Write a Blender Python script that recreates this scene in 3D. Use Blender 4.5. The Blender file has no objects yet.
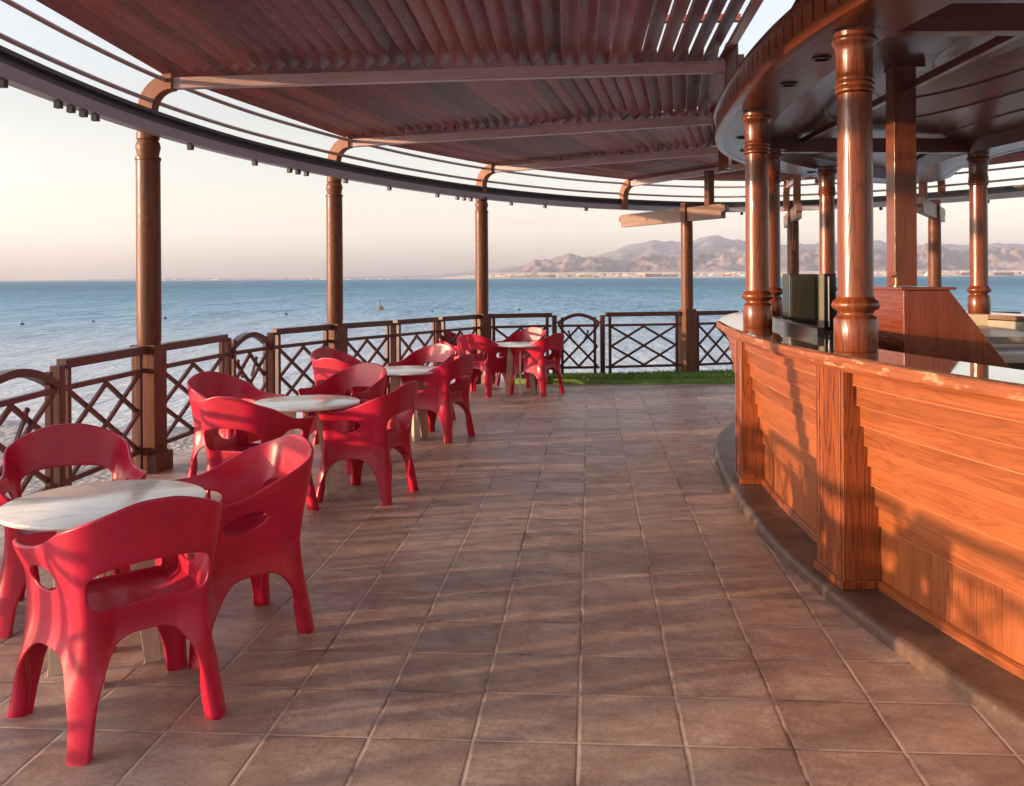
import bpy, math, random
from mathutils import Vector, Matrix, noise as mnoise
R = math.radians
rnd = random.Random(7)
scene = bpy.context.scene
col = scene.collection

# ---------------------------------------------------------------- materials
def new_mat(name):
    m = bpy.data.materials.new(name); m.use_nodes = True
    nt = m.node_tree; b = nt.nodes['Principled BSDF']
    return m, nt, b

class G:
    """tiny node-graph helper"""
    def __init__(s, nt): s.nt = nt
    def n(s, t, **kw):
        x = s.nt.nodes.new(t)
        for k, v in kw.items(): setattr(x, k, v)
        return x
    def l(s, a, b): s.nt.links.new(a, b)
    def put(s, sock, v):
        if hasattr(v, 'is_linked') or isinstance(v, bpy.types.NodeSocket): s.l(v, sock)
        else: sock.default_value = v
    def math(s, op, a, b=None, c=None, clamp=False):
        x = s.n('ShaderNodeMath', operation=op); x.use_clamp = clamp
        s.put(x.inputs[0], a)
        if b is not None: s.put(x.inputs[1], b)
        if c is not None: s.put(x.inputs[2], c)
        return x.outputs[0]
    def vmath(s, op, a, b=None):
        x = s.n('ShaderNodeVectorMath', operation=op); s.put(x.inputs[0], a)
        if b is not None: s.put(x.inputs[1], b)
        return x.outputs[0]
    def noise(s, vec, scale, detail=4, rough=.55, dist=0, col=False):
        x = s.n('ShaderNodeTexNoise'); s.l(vec, x.inputs['Vector'])
        x.inputs['Scale'].default_value = scale; x.inputs['Detail'].default_value = detail
        x.inputs['Roughness'].default_value = rough; x.inputs['Distortion'].default_value = dist
        return x.outputs['Color' if col else 'Fac']
    def ramp(s, fac, stops, interp='LINEAR'):
        x = s.n('ShaderNodeValToRGB'); e = x.color_ramp; e.interpolation = interp
        while len(e.elements) < len(stops): e.elements.new(.5)
        for i, (p, c) in enumerate(stops):
            e.elements[i].position = p
            e.elements[i].color = (c, c, c, 1) if not hasattr(c, '__len__') else (*c, 1)
        s.l(fac, x.inputs[0]); return x.outputs[0]
    def mix(s, fac, a, b, blend='MIX'):
        x = s.n('ShaderNodeMix', data_type='RGBA', blend_type=blend)
        s.put(x.inputs['Factor'], fac)
        s.put(x.inputs['A'], (*a, 1) if isinstance(a, tuple) and len(a) == 3 else a)
        s.put(x.inputs['B'], (*b, 1) if isinstance(b, tuple) and len(b) == 3 else b)
        return x.outputs['Result']
    def mapping(s, vec, scale=(1, 1, 1), rot=(0, 0, 0), loc=(0, 0, 0)):
        x = s.n('ShaderNodeMapping'); s.l(vec, x.inputs[0])
        x.inputs['Scale'].default_value = scale; x.inputs['Rotation'].default_value = rot; x.inputs['Location'].default_value = loc
        return x.outputs[0]
    def bump(s, h, strength, dist, normal=None):
        x = s.n('ShaderNodeBump'); x.inputs['Strength'].default_value = strength; x.inputs['Distance'].default_value = dist
        s.l(h, x.inputs['Height'])
        if normal is not None: s.l(normal, x.inputs['Normal'])
        return x.outputs[0]

def wood(name, dark, light, rough=.32, coat=.5, figure=.5, var=.25, coat_rough=.12, grey=0.0, spec=.4):
    m, nt, b = new_mat(name); g = G(nt)
    uv = g.n('ShaderNodeTexCoord').outputs['UV']
    rpi = g.n('ShaderNodeNewGeometry').outputs['Random Per Island']
    off = g.n('ShaderNodeCombineXYZ'); g.l(g.math('MULTIPLY', rpi, 37.0), off.inputs[0]); g.l(g.math('MULTIPLY', rpi, 91.0), off.inputs[1])
    v = g.vmath('ADD', uv, off.outputs[0])
    fine = g.noise(g.mapping(v, (2.2, 70, 1)), 1.0, 5, .6)
    broad = g.noise(g.mapping(v, (.9, 9, 1)), 1.0, 3, .5, .4)
    fig = g.noise(g.mapping(v, (.9, 11, 1)), 1.0, 2, .45, .3)
    ring = g.math('SINE', g.math('MULTIPLY', fig, 85.0))
    ring = g.math('POWER', g.math('MULTIPLY_ADD', ring, .5, .5), 2.5)
    t = g.math('ADD', g.math('MULTIPLY', fine, .55), g.math('MULTIPLY', broad, .6))
    t = g.math('SUBTRACT', t, g.math('MULTIPLY', ring, figure * .3))
    t = g.math('ADD', t, g.math('MULTIPLY', g.math('SUBTRACT', rpi, .5), var))
    c = g.ramp(t, [(.22, dark), (.72, light)])
    if grey:
        w = g.noise(g.mapping(v, (3, 14, 1)), 1.0, 6, .7)
        c = g.mix(g.ramp(w, [(.5, 0.0), (.75, grey)]), c, (.2, .17, .15))
    wear = g.noise(g.mapping(v, (5, 12, 1)), 1.0, 7, .75)
    c = g.mix(g.ramp(wear, [(.58, 0.0), (.70, .4)]), c, tuple(x * .5 for x in dark))
    g.l(c, b.inputs['Base Color'])
    b.inputs['Specular IOR Level'].default_value = spec
    g.l(g.math('MULTIPLY_ADD', broad, .22, rough - .1), b.inputs['Roughness'])
    b.inputs['Coat Weight'].default_value = coat; b.inputs['Coat Roughness'].default_value = coat_rough
    hb = g.math('ADD', g.math('MULTIPLY', fine, .6), g.math('MULTIPLY', ring, .5))
    bn = g.bump(hb, .25, .002)
    lump = g.noise(g.mapping(v, (3, 9, 1)), 1.0, 3)
    bn = g.bump(lump, .12, .004, bn)
    g.l(bn, b.inputs['Normal']); g.l(bn, b.inputs['Coat Normal'])
    return m

def plain(name, colr, rough=.5, metal=0.0, var=.12, scale=8, bump=.0, coat=0.0):
    m, nt, b = new_mat(name); g = G(nt)
    o = g.n('ShaderNodeTexCoord').outputs['Object']
    f = g.noise(o, scale, 5, .6)
    c = g.mix(f, tuple(x * (1 - var * 2) for x in colr), tuple(min(1, x * (1 + var * 2)) for x in colr))
    g.l(c, b.inputs['Base Color']); b.inputs['Roughness'].default_value = rough; b.inputs['Metallic'].default_value = metal
    g.l(g.math('MULTIPLY_ADD', f, .2, rough - .1), b.inputs['Roughness'])
    b.inputs['Coat Weight'].default_value = coat
    if bump: g.l(g.bump(g.noise(o, scale * 6, 4), bump, .004), b.inputs['Normal'])
    return m

M = {}
M['bar_wood'] = wood('varnished_orange_wood', (.150, .036, .012), (.38, .108, .032), .40, .15, .40, .26)
M['pilaster_wood'] = wood('pilaster_wood', (.10, .021, .006), (.33, .082, .021), .38, .2, .95, .2)
M['pale_edge'] = wood('pale_board_edge', (.20, .05, .016), (.46, .17, .07), .45, .1, .1, .35)  # paler strip along the lower edge of each board
M['col_wood'] = wood('turned_column_wood', (.065, .014, .005), (.235, .058, .017), .30, .32, .7, .1, .10)
M['post_wood'] = wood('terrace_post_wood', (.055, .018, .008), (.19, .064, .028), .46, .06, .6, .2, .15, 0.0, .28)
M['rail_wood'] = wood('railing_wood', (.040, .014, .011), (.095, .034, .024), .45, .15, .3, .25)
M['roof_wood'] = wood('louvre_wood', (.080, .020, .017), (.38, .115, .092), .44, .12, .55, .45, .22)
M['beam_wood'] = wood('beam_wood', (.28, .16, .14), (.52, .36, .33), .4, .2, .3, .2)
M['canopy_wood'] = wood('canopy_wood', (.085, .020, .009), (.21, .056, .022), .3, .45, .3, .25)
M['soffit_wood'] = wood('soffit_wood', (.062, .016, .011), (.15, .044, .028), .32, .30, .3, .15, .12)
M['matte_dark'] = plain('matte_dark_brown', (.016, .006, .005), .65, 0, .2, 5)
M['bracket'] = wood('bracket_wood', (.16, .06, .03), (.32, .13, .07), .65, 0, .3, .15)
M['dark_wood'] = wood('dark_brown_wood', (.020, .006, .005), (.045, .013, .010), .4, .3, .3, .15)
M['pale_wood'] = wood('weathered_pale_timber', (.13, .068, .046), (.27, .16, .115), .5, .1, .4, .2, grey=.3)
M['cab_wood'] = wood('cabinet_wood', (.11, .020, .009), (.25, .055, .022), .25, .5, .45, .15, .08)
M['leg_wood'] = wood('table_leg_board', (.42, .33, .22), (.66, .56, .42), .5, .1, .2, .1)
M['steel_dark'] = plain('dark_painted_steel', (.045, .041, .048), .38, 0, .2, 5)
M['steel_under'] = plain('greyed_steel_flange', (.36, .32, .345), .45, 0, .15, 4)
M['pipe'] = plain('brown_painted_pipe', (.36, .23, .19), .32, 0, .15, 6)
M['lamp_black'] = plain('black_lamp_case', (.010, .009, .010), .5, 0, .1, 6)
M['black'] = plain('black_worktop', (.012, .012, .013), .2, 0, .2, 6)
M['black_panel'] = plain('smoked_dark_panel', (.038, .038, .031), .22, 0, .15, 2)
M['beige'] = plain('beige_plastic', (.58, .50, .36), .4, 0, .05, 5)
M['stainless'] = plain('brushed_stainless', (.42, .40, .38), .32, .9, .1, 4)
M['grey_top'] = plain('grey_stone_worktop', (.33, .29, .25), .3, 0, .15, 6)
M['grey_panel'] = plain('grey_beige_panel', (.36, .33, .29), .5, 0, .08, 3)
M['cream'] = plain('cream_panel', (.75, .62, .42), .45, 0, .05, 3)
M['brass'] = plain('dull_brass', (.45, .30, .14), .35, .7, .1, 20)
M['buoy'] = plain('weathered_buoy', (.16, .12, .05), .6, 0, .2, 9)
M['buoy_dark'] = plain('dark_buoy', (.03, .03, .035), .6, 0, .2, 9)

def m_plastic():
    m, nt, b = new_mat('red_moulded_plastic'); g = G(nt)
    o = g.n('ShaderNodeTexCoord').outputs['Object']
    f = g.noise(o, 3.5, 4, .6); scuff = g.noise(g.mapping(o, (3, 3, 9)), 9, 6, .7)
    c = g.mix(g.ramp(f, [(.35, 0.0), (.65, 1.0)]), (.45, .005, .030), (.58, .011, .048))
    c = g.mix(g.ramp(scuff, [(.62, 0.0), (.8, .22)]), c, (.60, .06, .08))
    hv = g.n('ShaderNodeHueSaturation'); g.l(c, hv.inputs['Color']); ri = g.n('ShaderNodeObjectInfo').outputs['Random']
    tn = g.noise(o, 1.7, 3); g.l(g.math('MULTIPLY_ADD', tn, .5, .69), hv.inputs['Value'])
    fleck = g.noise(g.mapping(o, (60, 60, 14)), 1.0, 5, .75)
    c = g.mix(g.ramp(fleck, [(.66, 0.0), (.74, .30)]), hv.outputs[0], (.62, .16, .19))
    g.l(c, b.inputs['Base Color'])
    g.l(g.math('MULTIPLY_ADD', scuff, .30, .20), b.inputs['Roughness'])
    b.inputs['IOR'].default_value = 1.5
    b.inputs['Subsurface Weight'].default_value = .0
    fine = g.noise(o, 260, 2)
    g.l(g.bump(fine, .10, .0012, g.bump(f, .2, .01)), b.inputs['Normal'])
    return m
M['plastic'] = m_plastic()

def m_seat():
    m = M['plastic'].copy(); m.name = 'worn_red_seat_plastic'
    g = G(m.node_tree); b = m.node_tree.nodes['Principled BSDF']
    o = g.n('ShaderNodeTexCoord').outputs['Object']
    f = g.noise(g.mapping(o, (14, 3, 1)), 2.0, 6, .7)
    c = g.mix(g.ramp(f, [(.45, 0.0), (.75, .5)]), (.43, .010, .040), (.55, .14, .17))
    g.l(c, b.inputs['Base Color'])
    return m
M['seat'] = m_seat()

def m_tabletop():
    m, nt, b = new_mat('cream_marbled_tabletop'); g = G(nt)
    o = g.n('ShaderNodeTexCoord').outputs['Object']
    a = g.noise(g.mapping(o, (4, 11, 3), (0, 0, .5)), 1.2, 7, .68, .9)
    s = g.noise(o, 14, 5, .7)
    c = g.ramp(a, [(.28, (.56, .46, .36)), (.46, (.76, .67, .55)), (.62, (.82, .75, .64)), (.78, (.68, .57, .46))])
    c = g.mix(g.ramp(s, [(.60, 0.0), (.72, .35)]), c, (.42, .36, .31))
    g.l(c, b.inputs['Base Color']); g.l(g.math('MULTIPLY_ADD', s, .2, .08), b.inputs['Roughness'])
    return m
M['tabletop'] = m_tabletop()

TILE = .3303; FLOOR_YAW = .0645; FX0 = -.134 * TILE; FY0 = 8.617 * TILE
def m_tiles():
    m, nt, b = new_mat('brown_terracotta_tiles'); g = G(nt)
    o = g.n('ShaderNodeTexCoord').outputs['Object']
    sp = g.n('ShaderNodeSeparateXYZ'); g.l(o, sp.inputs[0])
    wob = g.noise(o, 9, 3)
    u = g.math('DIVIDE', g.math('SUBTRACT', sp.outputs[0], FX0), TILE)
    v = g.math('DIVIDE', g.math('SUBTRACT', sp.outputs[1], FY0), TILE)
    cu, cv = g.math('FLOOR', u), g.math('FLOOR', v)
    fu, fv = g.math('FRACT', u), g.math('FRACT', v)
    cell = g.n('ShaderNodeCombineXYZ'); g.l(cu, cell.inputs[0]); g.l(cv, cell.inputs[1])
    wn = g.n('ShaderNodeTexWhiteNoise'); wn.noise_dimensions = '2D'; g.l(cell.outputs[0], wn.inputs['Vector'])
    rv = wn.outputs['Value']
    def edge(f): return g.math('MINIMUM', f, g.math('SUBTRACT', 1.0, f))
    wj = g.math('MULTIPLY', g.math('SUBTRACT', wob, .5), .010)
    eu = g.math('ADD', edge(fu), wj); ev = g.math('ADD', edge(fv), wj)
    e = g.math('MINIMUM', eu, g.math('ADD', ev, .002))
    grout = g.ramp(e, [(.0075, 1.0), (.0125, 0.0)])
    # tile colour
    off = g.n('ShaderNodeCombineXYZ'); g.l(g.math('MULTIPLY', rv, 50.0), off.inputs[2])
    p = g.vmath('ADD', o, off.outputs[0])
    streak = g.noise(g.mapping(p, (5.0, 11, 5)), 1.0, 8, .72, .5)
    blot = g.noise(p, 4.5, 6, .68, .8)
    speck = g.noise(p, 70, 5, .75); grit = g.noise(p, 210, 3, .7)
    c = g.ramp(streak, [(.30, (.27, .165, .112)), (.5, (.46, .315, .225)), (.70, (.66, .49, .375))])
    c = g.mix(g.ramp(blot, [(.42, 0.0), (.60, .62)]), c, (.31, .165, .112))
    c = g.mix(g.ramp(speck, [(.49, 0.0), (.63, .52)]), c, (.135, .080, .058))
    c = g.mix(g.ramp(grit, [(.54, 0.0), (.70, .40)]), c, (.70, .55, .44))
    worn = g.noise(o, 1.1, 5, .65)
    c = g.mix(g.ramp(worn, [(.4, 0.0), (.72, .45)]), c, (.52, .375, .285))
    edge_dirt = g.math('MULTIPLY', g.ramp(e, [(.01, .5), (.10, 0.0)]), g.ramp(g.noise(o, 6, 5, .7), [(.4, 0.0), (.65, 1.0)]))
    c = g.mix(edge_dirt, c, (.13, .08, .06))
    hsv = g.n('ShaderNodeHueSaturation'); g.l(c, hsv.inputs['Color']); g.l(g.math('MULTIPLY_ADD', rv, .34, .83), hsv.inputs['Value'])
    gn = g.noise(o, 2.3, 5, .7)
    gc = g.ramp(gn, [(.40, (.13, .085, .065)), (.50, (.60, .46, .36))])
    # the depthwise joints are cleaner and paler than the crosswise ones
    c = g.mix(grout, hsv.outputs[0], gc); g.l(c, b.inputs['Base Color'])
    r = g.math('ADD', g.math('MULTIPLY', blot, .35), g.math('MULTIPLY_ADD', grout, .3, .27))
    g.l(r, b.inputs['Roughness'])
    h = g.ramp(e, [(.0, 0.0), (.010, .1), (.028, 1.0)])
    bn = g.bump(h, .6, .003)
    bn = g.bump(speck, .10, .0012, bn)
    g.l(bn, b.inputs['Normal'])
    return m
M['tiles'] = m_tiles()

def m_ledge():
    m, nt, b = new_mat('worn_terracotta_ledge'); g = G(nt)
    o = g.n('ShaderNodeTexCoord').outputs['Object']
    a = g.noise(o, 4, 6, .7, .4); s = g.noise(o, 40, 5, .7)
    c = g.ramp(a, [(.3, (.060, .034, .026)), (.55, (.115, .064, .045)), (.75, (.20, .12, .085))])
    c = g.mix(g.ramp(s, [(.58, 0.0), (.72, .5)]), c, (.32, .20, .14))
    g.l(c, b.inputs['Base Color']); b.inputs['Roughness'].default_value = .42
    g.l(g.bump(s, .5, .004), b.inputs['Normal'])
    return m
M['ledge'] = m_ledge()

def m_counter():
    m, nt, b = new_mat('polished_brown_countertop'); g = G(nt)
    o = g.n('ShaderNodeTexCoord').outputs['Object']
    a = g.noise(o, 30, 5, .7); d = g.noise(o, 4, 5, .6)
    c = g.ramp(a, [(.3, (.10, .045, .030)), (.6, (.20, .10, .07)), (.8, (.32, .19, .14))])
    g.l(c, b.inputs['Base Color'])
    g.l(g.ramp(d, [(.45, .03), (.8, .12)]), b.inputs['Roughness'])
    b.inputs['IOR'].default_value = 1.75
    b.inputs['Coat Weight'].default_value = .6; b.inputs['Coat Roughness'].default_value = .02
    return m
M['counter'] = m_counter()

def m_edge():
    m, nt, b = new_mat('chipped_counter_edge'); g = G(nt)
    uv = g.n('ShaderNodeTexCoord').outputs['UV']; o = g.n('ShaderNodeTexCoord').outputs['Object']
    a = g.noise(g.mapping(uv, (3, 40, 1)), 1, 5, .6); s = g.noise(g.mapping(o, (5, 5, 22)), 1, 6, .72)
    c = g.ramp(a, [(.3, (.17, .045, .018)), (.7, (.36, .115, .05))])
    c = g.mix(g.ramp(s, [(.55, 0.0), (.62, .85)]), c, (.58, .33, .18))
    g.l(c, b.inputs['Base Color']); b.inputs['Roughness'].default_value = .4
    g.l(g.bump(s, .5, .003), b.inputs['Normal'])
    return m
M['edge'] = m_edge()

def m_water():
    m, nt, b = new_mat('sea_water'); g = G(nt)
    o = g.n('ShaderNodeTexCoord').outputs['Object']
    dist = g.n('ShaderNodeVectorMath', operation='LENGTH'); g.l(o, dist.inputs[0]); d = dist.outputs['Value']
    patch = g.noise(g.mapping(o, (.012, .05, 1)), 1, 4, .6)
    shallow = g.ramp(g.math('ADD', g.math('DIVIDE', d, 300.0), g.math('MULTIPLY', g.math('SUBTRACT', patch, .5), .16)),
                     [(.03, (.60, .58, .55)), (.10, (.47, .51, .53)), (.20, (.26, .42, .49)), (.50, (.14, .31, .39)), (1.0, (.07, .19, .26))])
    # ripple facets: short crests near the deck, broader ones farther out
    c1 = g.noise(g.mapping(o, (2.6, .55, 1), (0, 0, .12)), 1.0, 4, .65, .5)
    c2 = g.noise(g.mapping(o, (.7, .13, 1), (0, 0, -.08)), 1.0, 4, .65, .5)
    c3 = g.noise(g.mapping(o, (.12, .022, 1), (0, 0, .05)), 1.0, 4, .65, .4)
    chop = g.math('ADD', g.math('MULTIPLY', c1, .4), g.math('ADD', g.math('MULTIPLY', c2, .36), g.math('MULTIPLY', c3, .24)))
    ripple_fac = g.ramp(g.math('DIVIDE', d, 300.0), [(.04, .06), (.2, .75)])
    shallow = g.mix(g.math('MULTIPLY', g.ramp(chop, [(.40, 1.0), (.52, 0.0)]), ripple_fac), shallow, (.030, .12, .18))  # dark sides of the ripple facets painted into the diffuse colour
    shallow = g.mix(g.math('MULTIPLY', g.ramp(chop, [(.52, 0.0), (.60, .45)]), ripple_fac), shallow, (.50, .58, .60))  # bright, sky-lit facets painted into the colour likewise
    out = nt.nodes['Material Output']; nt.nodes.remove(b)
    df = g.n('ShaderNodeBsdfDiffuse'); gl = g.n('ShaderNodeBsdfGlossy'); gl.inputs['Roughness'].default_value = .10
    g.l(shallow, df.inputs['Color'])
    w1 = g.noise(g.mapping(o, (1.1, 2.2, 1), (0, 0, .35)), 1.0, 4, .6, .3)
    w2 = g.noise(g.mapping(o, (.22, .55, 1), (0, 0, -.2)), 1.0, 4, .6, .2)
    w3 = g.noise(g.mapping(o, (4.5, 7, 1), (0, 0, .1)), 1.0, 3, .6, .3)
    far = g.math('MULTIPLY', g.math('DIVIDE', d, 120.0, clamp=True), 1.0)
    h = g.math('ADD', g.math('ADD', g.math('MULTIPLY', w1, .30), g.math('MULTIPLY', w3, .07)), g.math('MULTIPLY', chop, .9))
    h = g.math('ADD', h, g.math('MULTIPLY', g.math('MULTIPLY', w2, g.math('MULTIPLY_ADD', far, 1.4, .4)), .9))
    bn = g.bump(h, 1.0, 1.3); g.l(bn, gl.inputs['Normal']); g.l(bn, df.inputs['Normal'])
    # a rippled sea mirrors less than a flat one: the facets turned to the eye cap the grazing reflection
    fr = g.n('ShaderNodeFresnel'); fr.inputs['IOR'].default_value = 1.33; g.l(bn, fr.inputs['Normal'])
    ms = g.n('ShaderNodeMixShader'); g.l(g.math('MINIMUM', fr.outputs[0], .42), ms.inputs[0]); g.l(df.outputs[0], ms.inputs[1]); g.l(gl.outputs[0], ms.inputs[2])
    g.l(ms.outputs[0], out.inputs['Surface'])
    return m
M['water'] = m_water()

def m_pebble():
    m, nt, b = new_mat('pebbly_shore'); g = G(nt)
    o = g.n('ShaderNodeTexCoord').outputs['Object']
    vo = g.n('ShaderNodeTexVoronoi'); g.l(o, vo.inputs['Vector']); vo.inputs['Scale'].default_value = 16
    s = g.noise(o, 3, 6, .7)
    sepc = g.n('ShaderNodeSeparateColor'); g.l(vo.outputs['Color'], sepc.inputs[0])
    c = g.ramp(sepc.outputs[0], [(0, (.16, .13, .11)), (1, (.55, .46, .39))])
    c = g.mix(.62, c, g.ramp(s, [(.3, (.22, .17, .14)), (.7, (.44, .36, .30))]))
    g.l(c, b.inputs['Base Color']); b.inputs['Roughness'].default_value = .7
    g.l(g.bump(vo.outputs['Distance'], .8, .03), b.inputs['Normal'])
    return m
M['pebble'] = m_pebble()

def m_grass():
    m, nt, b = new_mat('green_turf'); g = G(nt)
    o = g.n('ShaderNodeTexCoord').outputs['Object']
    a = g.noise(o, 3, 5, .65); s = g.noise(o, 60, 4, .7)
    c = g.ramp(a, [(.3, (.13, .25, .045)), (.7, (.27, .43, .095))])
    c = g.mix(g.ramp(s, [(.4, 0.0), (.8, .6)]), c, (.12, .20, .05))
    g.l(c, b.inputs['Base Color']); b.inputs['Roughness'].default_value = .75
    g.l(g.bump(s, .9, .03), b.inputs['Normal'])
    return m
M['grass'] = m_grass()

def m_hill(name, a, bcol, sc):
    m, nt, b = new_mat(name); g = G(nt)
    o = g.n('ShaderNodeTexCoord').outputs['Object']
    f = g.noise(o, sc, 7, .65, .4); gul = g.noise(g.mapping(o, (3.5, 1, 1)), sc * 2.5, 6, .7)
    c = g.ramp(g.math('ADD', g.math('MULTIPLY', f, .6), g.math('MULTIPLY', gul, .4)), [(.36, a), (.62, bcol)])
    g.l(c, b.inputs['Base Color']); b.inputs['Roughness'].default_value = .95
    return m
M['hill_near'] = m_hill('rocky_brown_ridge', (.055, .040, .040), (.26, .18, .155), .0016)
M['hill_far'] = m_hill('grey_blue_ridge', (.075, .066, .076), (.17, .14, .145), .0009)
M['plain'] = m_hill('desert_plain', (.30, .20, .13), (.52, .38, .27), .006)
M['hotel'] = plain('ochre_plaster', (.42, .30, .20), .8, 0, .12, .03)
M['hotel_red'] = plain('red_brown_plaster', (.20, .11, .08), .8, 0, .12, .03)
M['hotel_pale'] = plain('pale_plaster', (.66, .56, .45), .8, 0, .1, .03)
M['dark_window'] = plain('dark_window_glass', (.03, .035, .045), .2, 0, .1, .1)
M['roof_tile'] = plain('clay_roof', (.30, .12, .08), .8, 0, .1, .1)

# ---------------------------------------------------------------- mesh builder
class MB:
    def __init__(s): s.v = []; s.f = []; s.uv = []; s.mi = []; s.cur = 0
    def face(s, idx, uvs): s.f.append(idx); s.uv.append(uvs); s.mi.append(s.cur)
    def quadbox(s, P, L, W, H):
        """P: 8 corners, index bits x|y<<1|z<<2 ; u runs along x (the length)"""
        o = len(s.v); s.v += [Vector(p) for p in P]
        j = rnd.random() * 20
        def q(a, b, c, d, us): s.face([o + a, o + b, o + c, o + d], us)
        def r(u0, v0, du, dv): return [(u0, v0), (u0 + du, v0), (u0 + du, v0 + dv), (u0, v0 + dv)]
        q(0, 1, 5, 4, r(j, 0, L, H)); q(1, 3, 7, 5, [(j, 3), (j, 3 + W), (j + H * .2, 3 + W), (j + H * .2, 3)])
        q(3, 2, 6, 7, r(j, 1, L, H)); q(2, 0, 4, 6, [(j, 5), (j, 5 + W), (j + H * .2, 5 + W), (j + H * .2, 5)])
        q(4, 5, 7, 6, r(j, 2, L, W)); q(2, 3, 1, 0, r(j, 4, L, W))
    def beam(s, a, b, w, h, up=(0, 0, 1), roll=0.0, w2=None, h2=None):
        a, b = Vector(a), Vector(b); d = (b - a); L = d.length; d.normalize(); up = Vector(up)
        sd = d.cross(up)
        if sd.length < 1e-4: sd = d.cross(Vector((1, 0, 0)))
        sd.normalize(); u = sd.cross(d).normalized()
        if roll: q = Matrix.Rotation(roll, 3, d); sd = q @ sd; u = q @ u
        w2 = w if w2 is None else w2; h2 = h if h2 is None else h2
        P = []
        for z in (-1, 1):
            for y in (1, -1):
                for x in (0, 1):
                    ww, hh = (w, h) if x == 0 else (w2, h2)
                    P.append((a if x == 0 else b) + sd * (y * ww / 2) + u * (z * hh / 2))
        s.quadbox(P, L, w, h); return s
    def box(s, c, size, rz=0.0, grain='z'):
        c = Vector(c); sx, sy, sz = size; q = Matrix.Rotation(rz, 3, 'Z')
        ax = {'x': (sx, Vector((1, 0, 0)), sy, sz), 'y': (sy, Vector((0, 1, 0)), sx, sz), 'z': (sz, Vector((0, 0, 1)), sx, sy)}[grain]
        d = q @ ax[1]; up = q @ (Vector((0, 0, 1)) if grain != 'z' else Vector((0, 1, 0)))
        s.beam(c - d * ax[0] / 2, c + d * ax[0] / 2, ax[2], ax[3], up); return s
    def lathe(s, c, prof, n=32, cap=True):
        c = Vector(c); o = len(s.v); m = len(prof)
        for r, z in prof:
            for k in range(n):
                t = 2 * math.pi * k / n; s.v.append(c + Vector((r * math.cos(t), r * math.sin(t), z)))
        ph = rnd.random() * 9
        for i in range(m - 1):
            for k in range(n):
                k2 = (k + 1) % n; r = max(.02, (prof[i][0] + prof[i + 1][0]) / 2)
                u0, u1 = prof[i][1] + ph, prof[i + 1][1] + ph; v0, v1 = k / n * .55, (k + 1) / n * .55
                s.face([o + i * n + k, o + i * n + k2, o + (i + 1) * n + k2, o + (i + 1) * n + k], [(u0, v0), (u0, v1), (u1, v1), (u1, v0)])
        if cap:
            for i, rev in ((0, True), (m - 1, False)):
                if prof[i][0] > 1e-4:
                    idx = [o + i * n + k for k in range(n)]; 
                    uvs = [(s.v[q].x, s.v[q].y) for q in idx]
                    if rev: idx.reverse(); uvs.reverse()
                    s.face(idx, uvs)
        return s
    def sweep(s, path, nrm, prof, closed_path=True, closed_prof=True, caps=True, vscale=1, pm=None):
        """path: 2D/3D points, nrm: outward 2D normals, prof: (offset outward, z)"""
        o = len(s.v); n = len(path); m = len(prof); arc = [0]
        for i in range(n):
            a = Vector(path[i]); b = Vector(path[(i + 1) % n]); arc.append(arc[-1] + (b - a).length)
        pl = [0]
        for j in range(m):
            a, b = prof[j], prof[(j + 1) % m]; pl.append(pl[-1] + math.hypot(a[0] - b[0], a[1] - b[1]))
        for p, q in zip(path, nrm):
            for off, z in prof: s.v.append(Vector((p[0] + q[0] * off, p[1] + q[1] * off, z)))
        for i in range(n if closed_path else n - 1):
            i2 = (i + 1) % n
            for j in range(m if closed_prof else m - 1):
                j2 = (j + 1) % m
                if pm: s.cur = pm[j]
                s.face([o + i * m + j, o + i2 * m + j, o + i2 * m + j2, o + i * m + j2],
                       [(arc[i], pl[j] * vscale), (arc[i + 1], pl[j] * vscale), (arc[i + 1], pl[j + 1] * vscale), (arc[i], pl[j + 1] * vscale)])
        if not closed_path and caps and closed_prof:
            for i, rev in ((0, False), (n - 1, True)):
                idx = [o + i * m + j for j in range(m)]; uvs = [(p[0], p[1]) for p in prof]
                if rev: idx.reverse(); uvs.reverse()
                s.face(idx, uvs)
        return s
    def tube(s, pts, r, n=10, closed=False):
        pts = [Vector(p) for p in pts]; N = len(pts); o = len(s.v); arc = 0
        for i, p in enumerate(pts):
            a = pts[i - 1] if (i or closed) else p; b = pts[(i + 1) % N] if (i < N - 1 or closed) else p
            d = (b - a).normalized(); sd = d.cross(Vector((0, 0, 1)))
            if sd.length < 1e-3: sd = Vector((1, 0, 0))
            sd.normalize(); u = sd.cross(d)
            for k in range(n):
                t = 2 * math.pi * k / n; s.v.append(p + (sd * math.cos(t) + u * math.sin(t)) * r)
        for i in range(N if closed else N - 1):
            i2 = (i + 1) % N; L = (pts[i2] - pts[i]).length
            for k in range(n):
                k2 = (k + 1) % n
                s.face([o + i * n + k, o + i2 * n + k, o + i2 * n + k2, o + i * n + k2],
                       [(arc, k * .01), (arc + L, k * .01), (arc + L, k * .01 + .01), (arc, k * .01 + .01)])
            arc += L
        if not closed:
            s.face([o + k for k in range(n)], [(0, 0)] * n); s.face([o + (N - 1) * n + k for k in reversed(range(n))], [(0, 0)] * n)
        return s
    def prism(s, poly, z0, z1):
        o = len(s.v); n = len(poly)
        for z in (z0, z1):
            for p in poly: s.v.append(Vector((p[0], p[1], z)))
        s.face([o + n + k for k in range(n)], [tuple(p[:2]) for p in poly])
        s.face([o + k for k in reversed(range(n))], [tuple(p[:2]) for p in reversed(poly)])
        for k in range(n):
            k2 = (k + 1) % n; L = (Vector(poly[k2]) - Vector(poly[k])).length
            s.face([o + k, o + k2, o + n + k2, o + n + k], [(0, 0), (L, 0), (L, z1 - z0), (0, z1 - z0)])
        return s
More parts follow.
